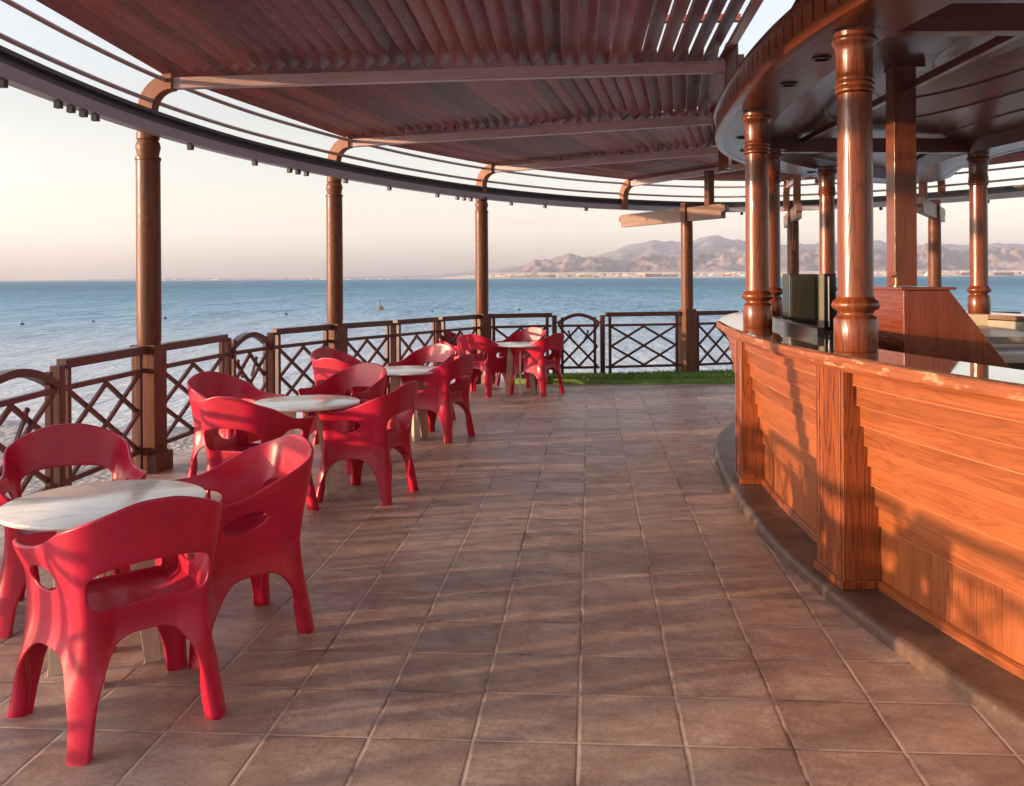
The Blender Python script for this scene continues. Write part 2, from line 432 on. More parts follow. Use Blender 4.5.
    def build(s, name, mat, parent=None, origin=None, bevel=0, smooth=35, segs=2):
        if parent is not None and origin is None: origin = world_loc(parent)
        org = Vector(origin) if origin is not None else Vector((0, 0, 0))
        me = bpy.data.meshes.new(name)
        me.from_pydata([tuple(p - org) for p in s.v], [], s.f)
        ul = me.uv_layers.new(name='UVMap'); flat = []
        for u in s.uv:
            for a in u: flat += [a[0], a[1]]
        ul.data.foreach_set('uv', flat)
        mats = mat if isinstance(mat, list) else [mat]
        for q in mats: me.materials.append(q)
        if len(mats) > 1: me.polygons.foreach_set('material_index', s.mi)
        me.update()
        if smooth:
            me.polygons.foreach_set('use_smooth', [True] * len(me.polygons)); me.set_sharp_from_angle(angle=R(smooth))
        o = bpy.data.objects.new(name, me); col.objects.link(o)
        if parent is not None: o.parent = parent
        else: o.location = org
        if bevel:
            b = o.modifiers.new('edge_round', 'BEVEL'); b.width = bevel; b.segments = segs; b.limit_method = 'ANGLE'; b.angle_limit = R(40)
            b.harden_normals = True
        return o

def world_loc(o):
    v = Vector((0, 0, 0))
    while o is not None: v = v + o.location; o = o.parent
    return v
def tag(o, label, cat, group=None, kind=None):
    o['label'] = label; o['category'] = cat
    if group: o['group'] = group
    if kind: o['kind'] = kind
    return o
def thing(name, label, cat, loc=(0, 0, 0), group=None, kind=None):
    o = bpy.data.objects.new(name, None); col.objects.link(o); o.location = loc; o.empty_display_size = .1
    return tag(o, label, cat, group, kind)
def copy_tree(o, parent=None):
    c = o.copy(); col.objects.link(c)
    if parent is not None: c.parent = parent
    for ch in [q for q in o.children]: copy_tree(ch, c)
    return c

# ---------------------------------------------------------------- curves
def crom(P, per=12, closed=True):
    n = len(P); out = []
    for i in range(n if closed else n - 1):
        p = [Vector(P[(i + k) % n] if closed else P[min(max(i + k, 0), n - 1)]) for k in (-1, 0, 1, 2)]
        for q in range(per):
            t = q / per
            out.append(.5 * ((2 * p[1]) + (-p[0] + p[2]) * t + (2 * p[0] - 5 * p[1] + 4 * p[2] - p[3]) * t * t + (-p[0] + 3 * p[1] - 3 * p[2] + p[3]) * t ** 3))
    if not closed: out.append(Vector(P[-1]))
    return out
def normals(path, closed=True):
    n = len(path); c = sum((Vector(p) for p in path), Vector((0, 0))) / n; N = []
    for i in range(n):
        a = path[i - 1] if (closed or i) else path[i]; b = path[(i + 1) % n] if (closed or i < n - 1) else path[i]
        d = (Vector(b) - Vector(a)).normalized(); N.append(Vector((d.y, -d.x)))
    s = sum(N[i].dot(Vector(path[i]) - c) for i in range(n))
    return N if s > 0 else [-q for q in N]
def smooth_path(P, it=3):
    n = len(P)
    for _ in range(it): P = [(P[i - 1] + P[i] * 2 + P[(i + 1) % n]) / 4 for i in range(n)]
    return P
def resample(P, n):
    L = [0]; m = len(P)
    for i in range(m): L.append(L[-1] + (P[(i + 1) % m] - P[i]).length)
    out = []; k = 0
    for q in range(n):
        t = L[-1] * q / n
        while L[k + 1] < t: k += 1
        f = (t - L[k]) / max(1e-9, L[k + 1] - L[k]); out.append(P[k].lerp(P[(k + 1) % m], f))
    return out

RING_P = [(-2.90, 5.11), (-2.90, 5.9), (-2.84, 6.89), (-2.60, 8.3), (-2.10, 9.85), (-1.50, 11.25), (-.68, 12.66), (.42, 13.95), (1.45, 14.75), (2.9, 15.45), (4.2, 15.3), (5.45, 14.6), (6.7, 13.1),
          (7.9, 10.8), (8.7, 8.0), (8.9, 5.0), (8.3, 1.8), (6.8, -1.0), (4.6, -2.9), (2.2, -3.4), (-.1, -2.4), (-1.7, -.4), (-2.55, 2.0), (-2.83, 3.7)]
RING = resample(smooth_path(crom(RING_P, 14), 30), 320); RING_N = normals(RING)
def ring_at(x, y):
    i = min(range(len(RING)), key=lambda k: (RING[k] - Vector((x, y))).length); return RING[i], RING_N[i]
BAR_P = [(1.30, 4.8), (1.345, 6.0), (1.45, 7.0), (1.55, 7.6), (1.80, 8.45), (2.25, 9.35), (2.95, 10.1), (3.65, 10.0), (4.15, 9.3), (4.4, 8.3), (4.6, 7), (4.7, 5.2), (4.6, 3), (4.1, 1.3), (3.2, .5), (2.4, .95), (1.85, 1.95), (1.53, 3.0), (1.37, 3.9)]
CAN_P = BAR_P[:5] + [(2.25, 9.3), (2.85, 10.0), (3.45, 10.55), (4.15, 11.1), (4.75, 11.2), (4.85, 10.6), (4.55, 9.7), (4.42, 8.6), (4.55, 7.4)] + BAR_P[11:]
CAN = resample(smooth_path(crom(CAN_P, 14), 16), 300); CAN_N = normals(CAN)
BAR = resample(smooth_path(crom(BAR_P, 14), 16), 300); BAR_N = normals(BAR)

# ---------------------------------------------------------------- camera
cam = bpy.data.cameras.new('camera'); co = bpy.data.objects.new('camera', cam); col.objects.link(co)
co.matrix_world = Matrix.Translation((0, 0, 1.45)) @ Matrix.Rotation(math.pi / 2, 4, 'X') @ Matrix.Rotation(-.0055, 4, 'Z')
cam.sensor_width = 36; cam.lens = 913 / 1024 * 36
cam.shift_x = (512 - 531) / 1024; cam.shift_y = (278.1 - 393) / 1024
cam.clip_start = .05; cam.clip_end = 80000
scene.camera = co
scene.render.resolution_x = 1024; scene.render.resolution_y = 786

# ---------------------------------------------------------------- light
ELEV = R(5.8); AZ = math.atan2(-.966, -.26)      # direction to the sun seen from above, measured from +Y towards +X
SD = Vector((math.sin(AZ) * math.cos(ELEV), math.cos(AZ) * math.cos(ELEV), math.sin(ELEV)))
sun = bpy.data.lights.new('sun', 'SUN'); so = bpy.data.objects.new('sun', sun); col.objects.link(so)
sun.energy = 2.0; sun.angle = R(.9); sun.color = (1.0, .66, .40)
so.rotation_euler = SD.to_track_quat('Z', 'Y').to_euler()
SKYK = 1.36
world = bpy.data.worlds.new('World'); scene.world = world; world.use_nodes = True
g = G(world.node_tree); bg = world.node_tree.nodes['Background']
sk = g.n('ShaderNodeTexSky'); sk.sky_type = 'NISHITA'; sk.sun_disc = False
sk.sun_elevation = ELEV; sk.sun_rotation = AZ % (2 * math.pi)
sk.air_density = 1.0; sk.dust_density = 3.5; sk.ozone_density = 1.5; sk.altitude = 0
hs = g.n('ShaderNodeHueSaturation'); g.l(sk.outputs[0], hs.inputs['Color']); hs.inputs['Saturation'].default_value = .38
gm = g.n('ShaderNodeGamma'); g.l(hs.outputs[0], gm.inputs['Color']); gm.inputs['Gamma'].default_value = .85
gen = g.n('ShaderNodeSeparateXYZ'); g.l(g.n('ShaderNodeTexCoord').outputs['Generated'], gen.inputs[0])
air = g.ramp(gen.outputs[2], [(0.0, (1.22, 1.16, 1.08)), (.05, (1.00, .95, .89)), (.10, (.76, .735, .70)), (.17, (.62, .605, .60)), (.30, (.66, .67, .70)), (.6, (.86, .95, 1.14))])
tint = g.mix(1.0, gm.outputs[0], air, 'MULTIPLY')
tint = g.vmath('SCALE', tint); tint.node.inputs['Scale'].default_value = SKYK
g.l(tint, bg.inputs[0]); bg.inputs[1].default_value = .15
scene.view_settings.view_transform = 'Standard'; scene.view_settings.look = 'None'; scene.view_settings.gamma = 1
scene.view_settings.use_curve_mapping = False; scene.view_settings.exposure = 2.25
scene.render.engine = 'CYCLES'
scene.cycles.use_denoising = True
scene.cycles.max_bounces = 8; scene.cycles.diffuse_bounces = 4; scene.cycles.glossy_bounces = 4; scene.cycles.transmission_bounces = 4
scene.cycles.volume_bounces = 1
scene.cycles.sample_clamp_indirect = 6
#@@HAZE
HAZE = True
if HAZE:
    me = MB().box((1500, 8000, 520), (24000, 24000, 1050)).build('haze', None, smooth=0)
    me.data.materials.clear()
    hm = bpy.data.materials.new('even_sea_haze'); hm.use_nodes = True; nt = hm.node_tree; nt.nodes.remove(nt.nodes['Principled BSDF'])
    pv = nt.nodes.new('ShaderNodeVolumePrincipled'); pv.inputs['Color'].default_value = (.84, .81, .84, 1); pv.inputs['Density'].default_value = 3.2e-5; pv.inputs['Anisotropy'].default_value = .1
    nt.links.new(pv.outputs[0], nt.nodes['Material Output'].inputs['Volume'])
    hm.cycles.homogeneous_volume = True if hasattr(hm.cycles, 'homogeneous_volume') else None
    me.data.materials.append(hm); tag(me, 'pale even sea haze between the terrace and the mountains', 'haze', kind='stuff')

# ---------------------------------------------------------------- sea, shore, land
WZ = -1.0
def disc_sheet(name, mat, cx, cy, z, radii, n=96):
    b = MB(); b.v.append(Vector((cx, cy, z)))
    for r in radii:
        for k in range(n):
            t = 2 * math.pi * k / n; b.v.append(Vector((cx + r * math.cos(t), cy + r * math.sin(t), z)))
    for k in range(n): b.face([0, 1 + k, 1 + (k + 1) % n], [(0, 0)] * 3)
    for i in range(len(radii) - 1):
        for k in range(n):
            a = 1 + i * n + k; c = 1 + i * n + (k + 1) % n; b.face([a, a + n, c + n, c], [(0, 0)] * 4)
    return b.build(name, mat, origin=(cx, cy, z), smooth=0)
sea = disc_sheet('sea', M['water'], 0, 6, WZ, [5, 15, 40, 120, 400, 1200, 3500, 8600, 11500])
tag(sea, 'blue rippled sea reaching to the horizon', 'sea', kind='structure')

def floor_poly():
    pts = [p + q * .22 for p, q in zip(RING, RING_N)]
    out = []
    for p in pts:
        # beyond the outriggers the railing line cuts the oval short
        y = min(p.y, 13.62) if p.x < 7.3 else p.y
        out.append(Vector((p.x, y)))
    return out
fp = floor_poly()
fb = MB(); Rf = Matrix.Rotation(-FLOOR_YAW, 2)
b_ = MB(); b_.prism(fp, -1.6, 0)
deck = b_.build('terrace_floor', M['tiles'], smooth=0)
# the tiles run along the deck's own axis, turned a little from the camera's
ang = FLOOR_YAW
deck.data.transform(Matrix.Rotation(ang, 4, 'Z')); deck.rotation_euler = (0, 0, -ang)
tag(deck, 'brown square terracotta floor tiles with pale joints', 'floor', kind='structure')

sb = MB(); nx, ny = 40, 24
def shore_z(x, y):
    e = (x + 5.4) * .28 + (9.55 - y)          # distance inland of the waterline
    e = min(e, 8)
    return -.10 + (-.95 if e < -2.2 else (e * .16 if e < 0 else .0)) + .035 * mnoise.noise(Vector((x * 2, y * 2, 0)))
def shore_grid():
    x0, x1, y0, y1 = -14, -1.6, -10, 12.5; nx, ny = 60, 90
    for j in range(ny + 1):
        for i in range(nx + 1):
            x = x0 + (x1 - x0) * i / nx; y = y0 + (y1 - y0) * j / ny
            e = 9.75 - y - (x + 3.6) * .25 + .25 * mnoise.noise(Vector((x * .7, y * .7, 3)))
            z = -.12 if e > 0 else -.12 + e * .95
            z = max(z, -1.5) + .03 * mnoise.noise(Vector((x * 1.5, y * 1.5, 0)))
            sb.v.append(Vector((x, y, z)))
    for j in range(ny):
        for i in range(nx):
            a = j * (nx + 1) + i; sb.face([a, a + 1, a + nx + 2, a + nx + 1], [(0, 0)] * 4)
shore_grid()
tag(sb.build('pebble_shore', M['pebble'], smooth=60), 'pale pebbly shore outside the railing', 'shore', kind='structure')

def dirx(px, d): return (px - 531) / 913 * d
def ridge(name, mat, prof, d0, d1, zfloor, seed, amp, label, nx=420, nr=44):
    """prof: (pixel column, apparent height in pixels above the horizon) -> real heights at range dm"""
    b = MB(); dm = d0 + (d1 - d0) * .62
    def H(px):
        for (a, ha), (c, hc) in zip(prof, prof[1:]):
            if a <= px <= c:
                t = (px - a) / (c - a); return ha + (hc - ha) * t
        return prof[0][1] if px < prof[0][0] else prof[-1][1]
    x0, x1 = prof[0][0], prof[-1][0]
    for j in range(nr + 1):
        t = j / nr; d = d0 + (d1 - d0) * t
        shape = (t / .62) ** .95 if t < .62 else max(0, 1 - (t - .62) / .38) ** .8
        for i in range(nx + 1):
            px = x0 + (x1 - x0) * i / nx
            X = dirx(px, d)
            p = Vector((X / 900 + seed, d / 900, seed))
            rn = 1 - abs(mnoise.noise(p * 1.6)) * 2; rn2 = 1 - abs(mnoise.noise(p * 4.1)) * 2; rn3 = (1 - abs(mnoise.noise(p * 9.5)) * 2) * .7 + (1 - abs(mnoise.noise(p * 21)) * 2) * .45
            k = min(1, max(0, t / .62)) if t < .62 else 1
            w = (1 - abs(2 * min(1, t / .62) - 1)) * .9 + .12
            jag = (1 - abs(mnoise.noise(Vector((px * .035, seed, 0)))) * 2) * .10 + (1 - abs(mnoise.noise(Vector((px * .11, seed, 5)))) * 2) * .05 - .07
            h = H(px) * (1 + jag * min(1, H(px) / 12)) / 913 * dm * (shape + amp * w * (rn * .46 + rn2 * .38 + rn3 * .34 - .50))
            b.v.append(Vector((X, d, zfloor + max(-2, h))))
    for j in range(nr):
        for i in range(nx):
            a = j * (nx + 1) + i; b.face([a, a + 1, a + nx + 2, a + nx + 1], [(0, 0)] * 4)
    o = b.build(name, mat, smooth=70); tag(o, label, 'hills', kind='structure'); return o
far_p = [(-300, .5), (60, 1), (180, 2.2), (300, 1.5), (440, 4), (540, 14), (597, 21.5), (621, 29), (645, 35.5), (656, 37), (679, 33), (692, 34.5), (708, 39), (716, 39.5), (743, 34.5), (779, 30), (826, 33), (860, 32), (879, 34), (898, 29), (932, 31), (975, 29), (1014, 32), (1060, 30), (1200, 36), (1400, 26), (1700, 10)]
near_p = [(430, 0), (480, 3), (505, 8), (520, 12), (538, 17.5), (552, 20), (565, 23), (578, 21), (591, 20), (612, 17), (628, 19), (650, 22), (668, 20), (688, 24), (705, 21.5), (730, 25), (745, 24), (770, 20), (800, 27), (815, 26), (835, 30), (852, 25), (880, 28), (905, 24), (930, 29), (960, 25), (985, 28), (1010, 26), (1060, 30), (1150, 24), (1300, 28), (1500, 12), (1700, 3)]
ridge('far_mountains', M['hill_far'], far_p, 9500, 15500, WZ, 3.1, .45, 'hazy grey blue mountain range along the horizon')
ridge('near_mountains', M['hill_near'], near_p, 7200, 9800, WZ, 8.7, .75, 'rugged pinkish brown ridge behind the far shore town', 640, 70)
lb = MB(); nxl = 90
for j, (d, z) in enumerate([(5600, WZ - .5), (5640, 2.5), (6300, 14), (7300, 46), (7600, 40)]):
    for i in range(nxl + 1):
        px = 430 + (1500 - 430) * i / nxl
        e = min(1, (px - 430) / 60)
        lb.v.append(Vector((dirx(px, d), d + 200 * mnoise.noise(Vector((px * .02, 1, 0))), z * (e if z > 0 else 1))))
for j in range(4):
    for i in range(nxl): a = j * (nxl + 1) + i; lb.face([a, a + 1, a + nxl + 2, a + nxl + 1], [(0, 0)] * 4)
tag(lb.build('far_shore', M['plain'], smooth=60), 'sandy desert coast across the bay', 'coast', kind='structure')

def hotel(px0, px1, h, d, mat, label, name='hotel', storeys=3, roof=None, group=None):
    x0, x1 = dirx(px0, d), dirx(px1, d); z0 = 2; cx = (x0 + x1) / 2; W = x1 - x0; D = 40
    t = thing(name, label, 'building', (cx, d, z0), group)
    b = MB(); n = max(2, int(W / 45)); steps = []
    for k in range(n):      # stepped wings
        hh = h * (.75 + .25 * rnd.random()); a = x0 + W * k / n; c = x0 + W * (k + 1) / n
        dd = rnd.uniform(-8, 8)
        b.box(((a + c) / 2, d + dd, z0 + hh / 2), (W / n * .97, D, hh)); steps.append((a, c, hh, dd))
    b.build('wall', mat, t, smooth=0)
    w = MB(); r = MB()
    for a, c, hh, dd in steps:
        for s_ in range(storeys):
            w.box(((a + c) / 2, d + dd - D / 2 - .3, z0 + hh * (s_ + .55) / storeys), ((c - a) * .84, .5, hh / storeys * .4))
        r.box(((a + c) / 2, d + dd, z0 + hh + .6), ((c - a), D + 2, 1.2))
    w.build('window', M['dark_window'], t, smooth=0); r.build('roof', roof or mat, t, smooth=0)
    return t
hotel(510, 556, 17, 5750, M['hotel'], 'long ochre shore hotel, first from the western end of the far coast')
hotel(557, 577, 24, 5760, M['hotel_pale'], 'short pale four storey hotel on the far shore under the ridge peak', storeys=4)
hotel(579, 593, 21, 5750, M['hotel'], 'small ochre hotel block beside the pale four storey one', storeys=3)
hotel(645, 662, 22, 5700, M['hotel_red'], 'dark red brown hotel on the far shore between the slim terrace posts', roof=M['roof_tile'])
hotel(663, 678, 18, 5720, M['hotel'], 'low ochre hotel adjoining the dark red brown one')
hotel(925, 952, 12, 5680, M['hotel_pale'], 'cream low resort seen beside the square pillar', storeys=2)
hotel(960, 975, 20, 5690, M['hotel_red'], 'brown arcaded resort with dark roof near the far bar column', roof=M['roof_tile'])
hotel(992, 1012, 20, 5690, M['hotel_red'], 'brown resort block with flat roof at the eastern end of the coast', roof=M['roof_tile'])
tb = MB()
for k in range(620):
    px = rnd.uniform(140, 1200) if rnd.random() < .25 else rnd.uniform(470, 1200); d = rnd.uniform(5800, 6900)
    if px < 470: d = rnd.uniform(7400, 7900)
    w_, h_ = rnd.uniform(8, 34), rnd.uniform(4, 12)
    z0 = 2 + (d - 5640) / 1660 * 34 if px >= 470 else -3
    tb.cur = rnd.choice((0, 0, 1, 2)); tb.box((dirx(px, d), d, z0 + h_ / 2), (w_, 14, h_))
tag(tb.build('far_town', [M['hotel_pale'], M['hotel'], M['hotel_red']], smooth=0), 'far off town of tiny pale houses along the coast', 'town', kind='stuff')

# buoys
def buoy(px, py, r, m, label, mast=True):
    d = (1.45 - WZ) * 913 / (py - 278.1 + .0055 * (px - 531)); x = dirx(px, d)
    t = thing('buoy', label, 'buoy', (x, d, WZ), 'buoys on the water')
    b = MB(); b.lathe((x, d, WZ), [(0, -.6 * r), (.8 * r, -.4 * r), (r, 0), (.8 * r, .5 * r), (.45 * r, .85 * r), (0, .95 * r)], 14); fl = b.build('float', m, t)
    if mast: MB().tube([(x, d, WZ + .8 * r), (x, d, WZ + 2.2 * r)], .14 * r, 6).build('mast', m, fl)
buoy(22, 325, .13, M['buoy_dark'], 'small black buoy alone on the water furthest along the western sea')
buoy(93, 322, .11, M['buoy_dark'], 'tiny black buoy between the arch railing and the first tall post', False)
buoy(165, 319, .12, M['buoy_dark'], 'black buoy just past the first tall terrace post')
buoy(286, 315, .13, M['buoy_dark'], 'black buoy between the first two tall terrace posts')
buoy(380, 309.5, .34, M['buoy'], 'yellowish float with a short mast, the largest on the water')
buoy(519, 311, .13, M['buoy_dark'], 'black buoy beyond the third tall post')
buoy(432, 312, .11, M['buoy_dark'], 'tiny black buoy between the second and third tall posts', False)

# turf strip
gb = MB()
gpoly_front = [(-.35, 12.62), (.1, 12.47), (1.0, 12.42), (2.2, 12.42), (3.6, 12.45), (5.2, 12.5), (6.6, 12.3)]
gpoly_back = [(6.9, 13.1), (5.2, 13.52), (3.6, 13.5), (2.2, 13.34), (1.0, 13.06), (.2, 12.98), (-.35, 12.78)]
gb.prism([Vector(p) for p in gpoly_front + gpoly_back], .0, .07)
turf = gb.build('turf_strip', M['grass'], smooth=0); tag(turf, 'strip of green artificial turf along the far railing', 'turf', kind='structure')
gg = MB()
for k in range(16000):
    t = rnd.random() * 6; i = int(t); f = t - i
    a = Vector(gpoly_front[i]).lerp(Vector(gpoly_front[i + 1]), f); bk = list(reversed(gpoly_back)); c = Vector(bk[i]).lerp(Vector(bk[i + 1]), f)
    p = a.lerp(c, rnd.random() ** 1.2); an = rnd.random() * 6.28; h = rnd.uniform(.02, .05); w = .008
    q = Vector((math.cos(an) * w, math.sin(an) * w)); ln = Vector((rnd.uniform(-.02, .02), rnd.uniform(-.02, .02)))
    o = len(gg.v); gg.v += [Vector((p.x - q.x, p.y - q.y, .068)), Vector((p.x + q.x, p.y + q.y, .068)), Vector((p.x + ln.x, p.y + ln.y, .07 + h))]
    gg.face([o, o + 1, o + 2], [(0, 0)] * 3)
tag(gg.build('turf_blades', M['grass'], smooth=0), 'short green blades of the turf strip', 'grass', kind='stuff')

# ---------------------------------------------------------------- terrace posts with brackets
def lab_posts(i): return POST_LABELS[i]
POSTS = [(-2.86, 3.75), (-2.918, 6.97), (-2.175, 10.12), (-.68, 12.66)]          # under the ring
POST_LABELS = ['tall turned wooden post nearest the camera end of the railing',
               'tall turned wooden post on a square base beside the first arched railing',
               'tall turned wooden post behind the second table, second along the railing',
               'tall turned wooden post beside the farthest table']
BEAM_IN = [(1.28, 4.15), (1.46, 6.62), (1.82, 8.85), (2.32, 10.98)]
SHAFT = [(.082, .96), (.088, 1.0), (.09, 1.2), (.088, 2.36), (.094, 2.365), (.094, 2.385), (.078, 2.395), (.084, 2.43), (.092, 2.465), (.084, 2.50), (.074, 2.515), (.083, 2.525), (.083, 2.575)]
def post_parts(t):
    b = MB(); b.box((0, 0, .55), (.185, .185, .82)); b.box((0, 0, .945), (.205, .205, .03)); b.build('square_base', M['post_wood'], t, bevel=.004)
    b = MB(); b.box((0, 0, .07), (.25, .25, .14)); b.lathe((0, 0, 0), [(.168, .139), (.132, .19)], 4)
    # chamfered collar on the plinth
    b.build('plinth', M['post_wood'], t, bevel=.006)
    MB().lathe((0, 0, 0), SHAFT, 36).build('shaft', M['post_wood'], t)
def bracket(t, z0=2.72, wid=.10):
    """quarter-circle bracket that curls inward (+x) from post top to roof beam"""
    b = MB(); n = 9; r0, r1 = .155, .275; cx = .215
    prev = None; ring = []
    for k in range(n + 1):
        a = math.pi - k / n * math.pi / 2
        ring.append(((cx + r0 * math.cos(a), z0 + .02 + r0 * math.sin(a)), (cx + r1 * math.cos(a), z0 + .02 + r1 * math.sin(a))))
    ring.insert(0, ((cx - r0, 2.55), (cx - r1, 2.55)))
    o = len(b.v)
    for (i, e) in ring:
        for y in (-wid / 2, wid / 2):
            b.v.append(Vector((i[0], y, i[1]))); b.v.append(Vector((e[0], y, e[1])))
    L = 0
    for k in range(len(ring) - 1):
        a = o + k * 4; c = a + 4; dl = .05
        uv = [(L, 0), (L, .1), (L + dl, .1), (L + dl, 0)]
        b.face([a, a + 1, c + 1, c], uv); b.face([a + 3, a + 2, c + 2, c + 3], uv)
        b.face([a + 1, a + 3, c + 3, c + 1], uv); b.face([a + 2, a, c, c + 2], uv); L += dl
    b.face([o, o + 2, o + 3, o + 1], [(0, 0)] * 4); q = o + (len(ring) - 1) * 4; b.face([q + 2, q, q + 1, q + 3], [(0, 0)] * 4)
    return b.build('bracket', M['bracket'], t, origin=(0, 0, 0), bevel=.005, smooth=30)
proto_post = thing('terrace_post', POST_LABELS[0], 'post', (0, 0, 0), 'tall posts round the terrace edge')
post_parts(proto_post); bracket(proto_post)
def face_in(p, q): d = Vector(q) - Vector(p); return math.atan2(d.y, d.x)
for i, p in enumerate(POSTS):
    o = proto_post if i == 0 else copy_tree(proto_post)
    o.location = (p[0], p[1], 0); o['label'] = POST_LABELS[i]
    rp, rn = ring_at(*p)
    o.rotation_euler = (0, 0, math.atan2(-rn.y, -rn.x))

# outrigger posts at the far end: a shorter post carries a pale cross timber whose outer end holds a bracket
OUT = [((2.27, 13.28), (1.50, 14.72), (2.64, 12.58), 'slim wooden post carrying a pale cross timber at the green turf'),
       ((3.95, 13.75), (4.25, 15.2), (3.72, 12.7), 'slim post with a slanting strut seen past the black appliance'),
       ((5.75, 13.0), (6.25, 13.75), (5.05, 11.7), 'slim post with cross timber behind the square pillar')]
def outrigger(p, outer, inner, label, strut):
    t = thing('outrigger_post', label, 'post', (p[0], p[1], 0), 'posts with cross timbers at the far railing')
    rz = math.atan2(outer[1] - inner[1], outer[0] - inner[0])
    x, y = p
    MB().box((x, y, .53), (.19, .19, .92), rz).build('square_base', M['post_wood'], t, bevel=.004)
    MB().lathe((x, y, 0), [(.084, .99), (.088, 1.1), (.086, 2.2), (.08, 2.34)], 28).build('shaft', M['post_wood'], t)
    a = Vector((*outer, 2.36)); c = Vector((*inner, 2.36)); d = (c - a).normalized()
    pp = Vector((x, y, 2.36)); a = pp + d * (a - pp).dot(d); c = pp + d * (c - pp).dot(d)
    b = MB(); b.beam(a - d * .02, c + d * .02, .085, .20); nb = len(b.v)
    # slanted, notched ends
    for e, s_ in ((a - d * .02, -1), (c + d * .02, 1)):
        b.beam(e + Vector((0, 0, .03)), e + d * s_ * .07 + Vector((0, 0, .045)), .083, .105, h2=.075)
    b.build('cross_timber', M['pale_wood'], t, bevel=.004)
    MB().box((x, y, 2.40), (.11, .15, .26), rz).build('post_cap', M['post_wood'], t, bevel=.004)
    h = c - d * .28
    MB().box((h.x, h.y, 2.445 + .25), (.10, .10, .5), rz).build('hanger_block', M['post_wood'], t, bevel=.004)
    if strut:
        b = MB(); b.beam((x, y, 1.75), pp + d * .45 + Vector((0, 0, -.06)), .05, .06); b.build('strut', M['post_wood'], t)
    # bracket at the outer end
    br = bracket(t); br.location = (a.x - x, a.y - y, 0); br.rotation_euler = (0, 0, math.atan2(d.y, d.x))
for k, (p, oo, ii, lb_) in enumerate(OUT): outrigger(p, oo, ii, lb_, k == 1)

# ring beam, lamps and pipes
rb = MB()
rb.sweep(RING, RING_N, [(-.015, 2.652), (-.05, 2.652), (-.05, 2.625), (.05, 2.625), (.05, 2.652), (.015, 2.652), (.015, 2.69), (.05, 2.69), (.05, 2.718), (-.05, 2.718), (-.05, 2.69), (-.015, 2.69)][::-1])
ringo = thing('ring_beam', 'dark curved steel beam running round the terrace on the post tops', 'beam', (0, 0, 0))
rb.build('channel', M['steel_dark'], ringo, smooth=30)
MB().sweep(RING, RING_N, [(-.062, 2.545), (.02, 2.545), (.02, 2.623), (-.062, 2.623)]).build('lower_flange', M['steel_under'], ringo, smooth=30)
lamp_me = None
def lamp_at(px, py):
    global lamp_me
    best = min(range(len(RING)), key=lambda k: abs((531 + 913 * (RING[k].x - RING_N[k].x * .05) / RING[k].y) - px) if RING[k].y > 3 and RING[k].x < 6.9 and RING_N[k].dot(Vector((-RING[k].x, -RING[k].y))) < 0 else 1e9)
    p, q = RING[best], RING_N[best]
    if lamp_me is None:
        b = MB(); b.box((0, 0, -.028), (.042, .042, .046)); b.lathe((0, 0, -.008), [(.012, 0), (.012, .02)], 8)
        o = b.build('cube_lamp', M['lamp_black'], ringo, bevel=.003); lamp_me = o
    else:
        o = lamp_me.copy(); col.objects.link(o)
    o.location = (p.x - q.x * .05, p.y - q.y * .05, 2.545)
    o.rotation_euler = (0, 0, math.atan2(q.y, q.x))
for px in (5, 65, 76, 84, 92, 196, 260, 290, 296, 302, 308, 346, 390, 435, 458, 466, 472, 509, 543, 588, 740, 880, 985): lamp_at(px, 0)
MB().tube([(p.x + q.x * .035, p.y + q.y * .035, 2.81) for p, q in zip(RING, RING_N)], .0165, 10, True).build('curved_pipe', M['pipe'], None)
MB().tube([(p.x - q.x * .07, p.y - q.y * .07, 2.965) for p, q in zip(RING, RING_N)], .0165, 10, True).build('curved_pipe', M['pipe'], None)
pipes = [o for o in col.objects if o.name.startswith('curved_pipe')]
tag(pipes[0], 'lower thin brown pipe curving outside the brackets above the steel beam', 'pipe', 'thin pipes round the terrace'); tag(pipes[1], 'upper thin brown pipe curving along the roof edge', 'pipe', 'thin pipes round the terrace')

# ---------------------------------------------------------------- roof beams and louvred panels
OUTER = [Vector(p) for p in POSTS] + [Vector((1.50, 14.72)), Vector((4.25, 15.2)), Vector((6.25, 13.75)), Vector((7.75, 11.1)), Vector((8.75, 7.6)), Vector((8.8, 4.0))]
INNER = [Vector(p) for p in BEAM_IN] + [Vector((3.0, 12.45)), Vector((3.95, 12.5)), Vector((4.95, 11.75)), Vector((5.5, 9.6)), Vector((5.9, 7.0)), Vector((5.9, 4.2))]
OUTER = [Vector((-1.75, -.5)), Vector((-2.72, 1.35))] + OUTER
INNER = [Vector((1.7, .6)), Vector((1.40, 2.3))] + INNER
BEAM_LABELS = ['roof beam over the near end of the terrace behind the viewer', 'roof beam above the nearest bar bay', 'roof beam from the nearest post to the bar canopy',
  'reddish roof beam from the first visible post to the bar canopy, lowest edge of the open louvres', 'second reddish roof beam, from the second visible post to the bar canopy',
  'third roof beam, from the post by the farthest table', 'roof beam above the pale cross timber of the turf post', 'roof beam over the post with the slanting strut',
  'roof beam behind the square bar pillar', 'roof beam over the eastern far corner', 'roof beam on the eastern side of the bar', 'roof beam on the south eastern side of the bar']
dirs = []
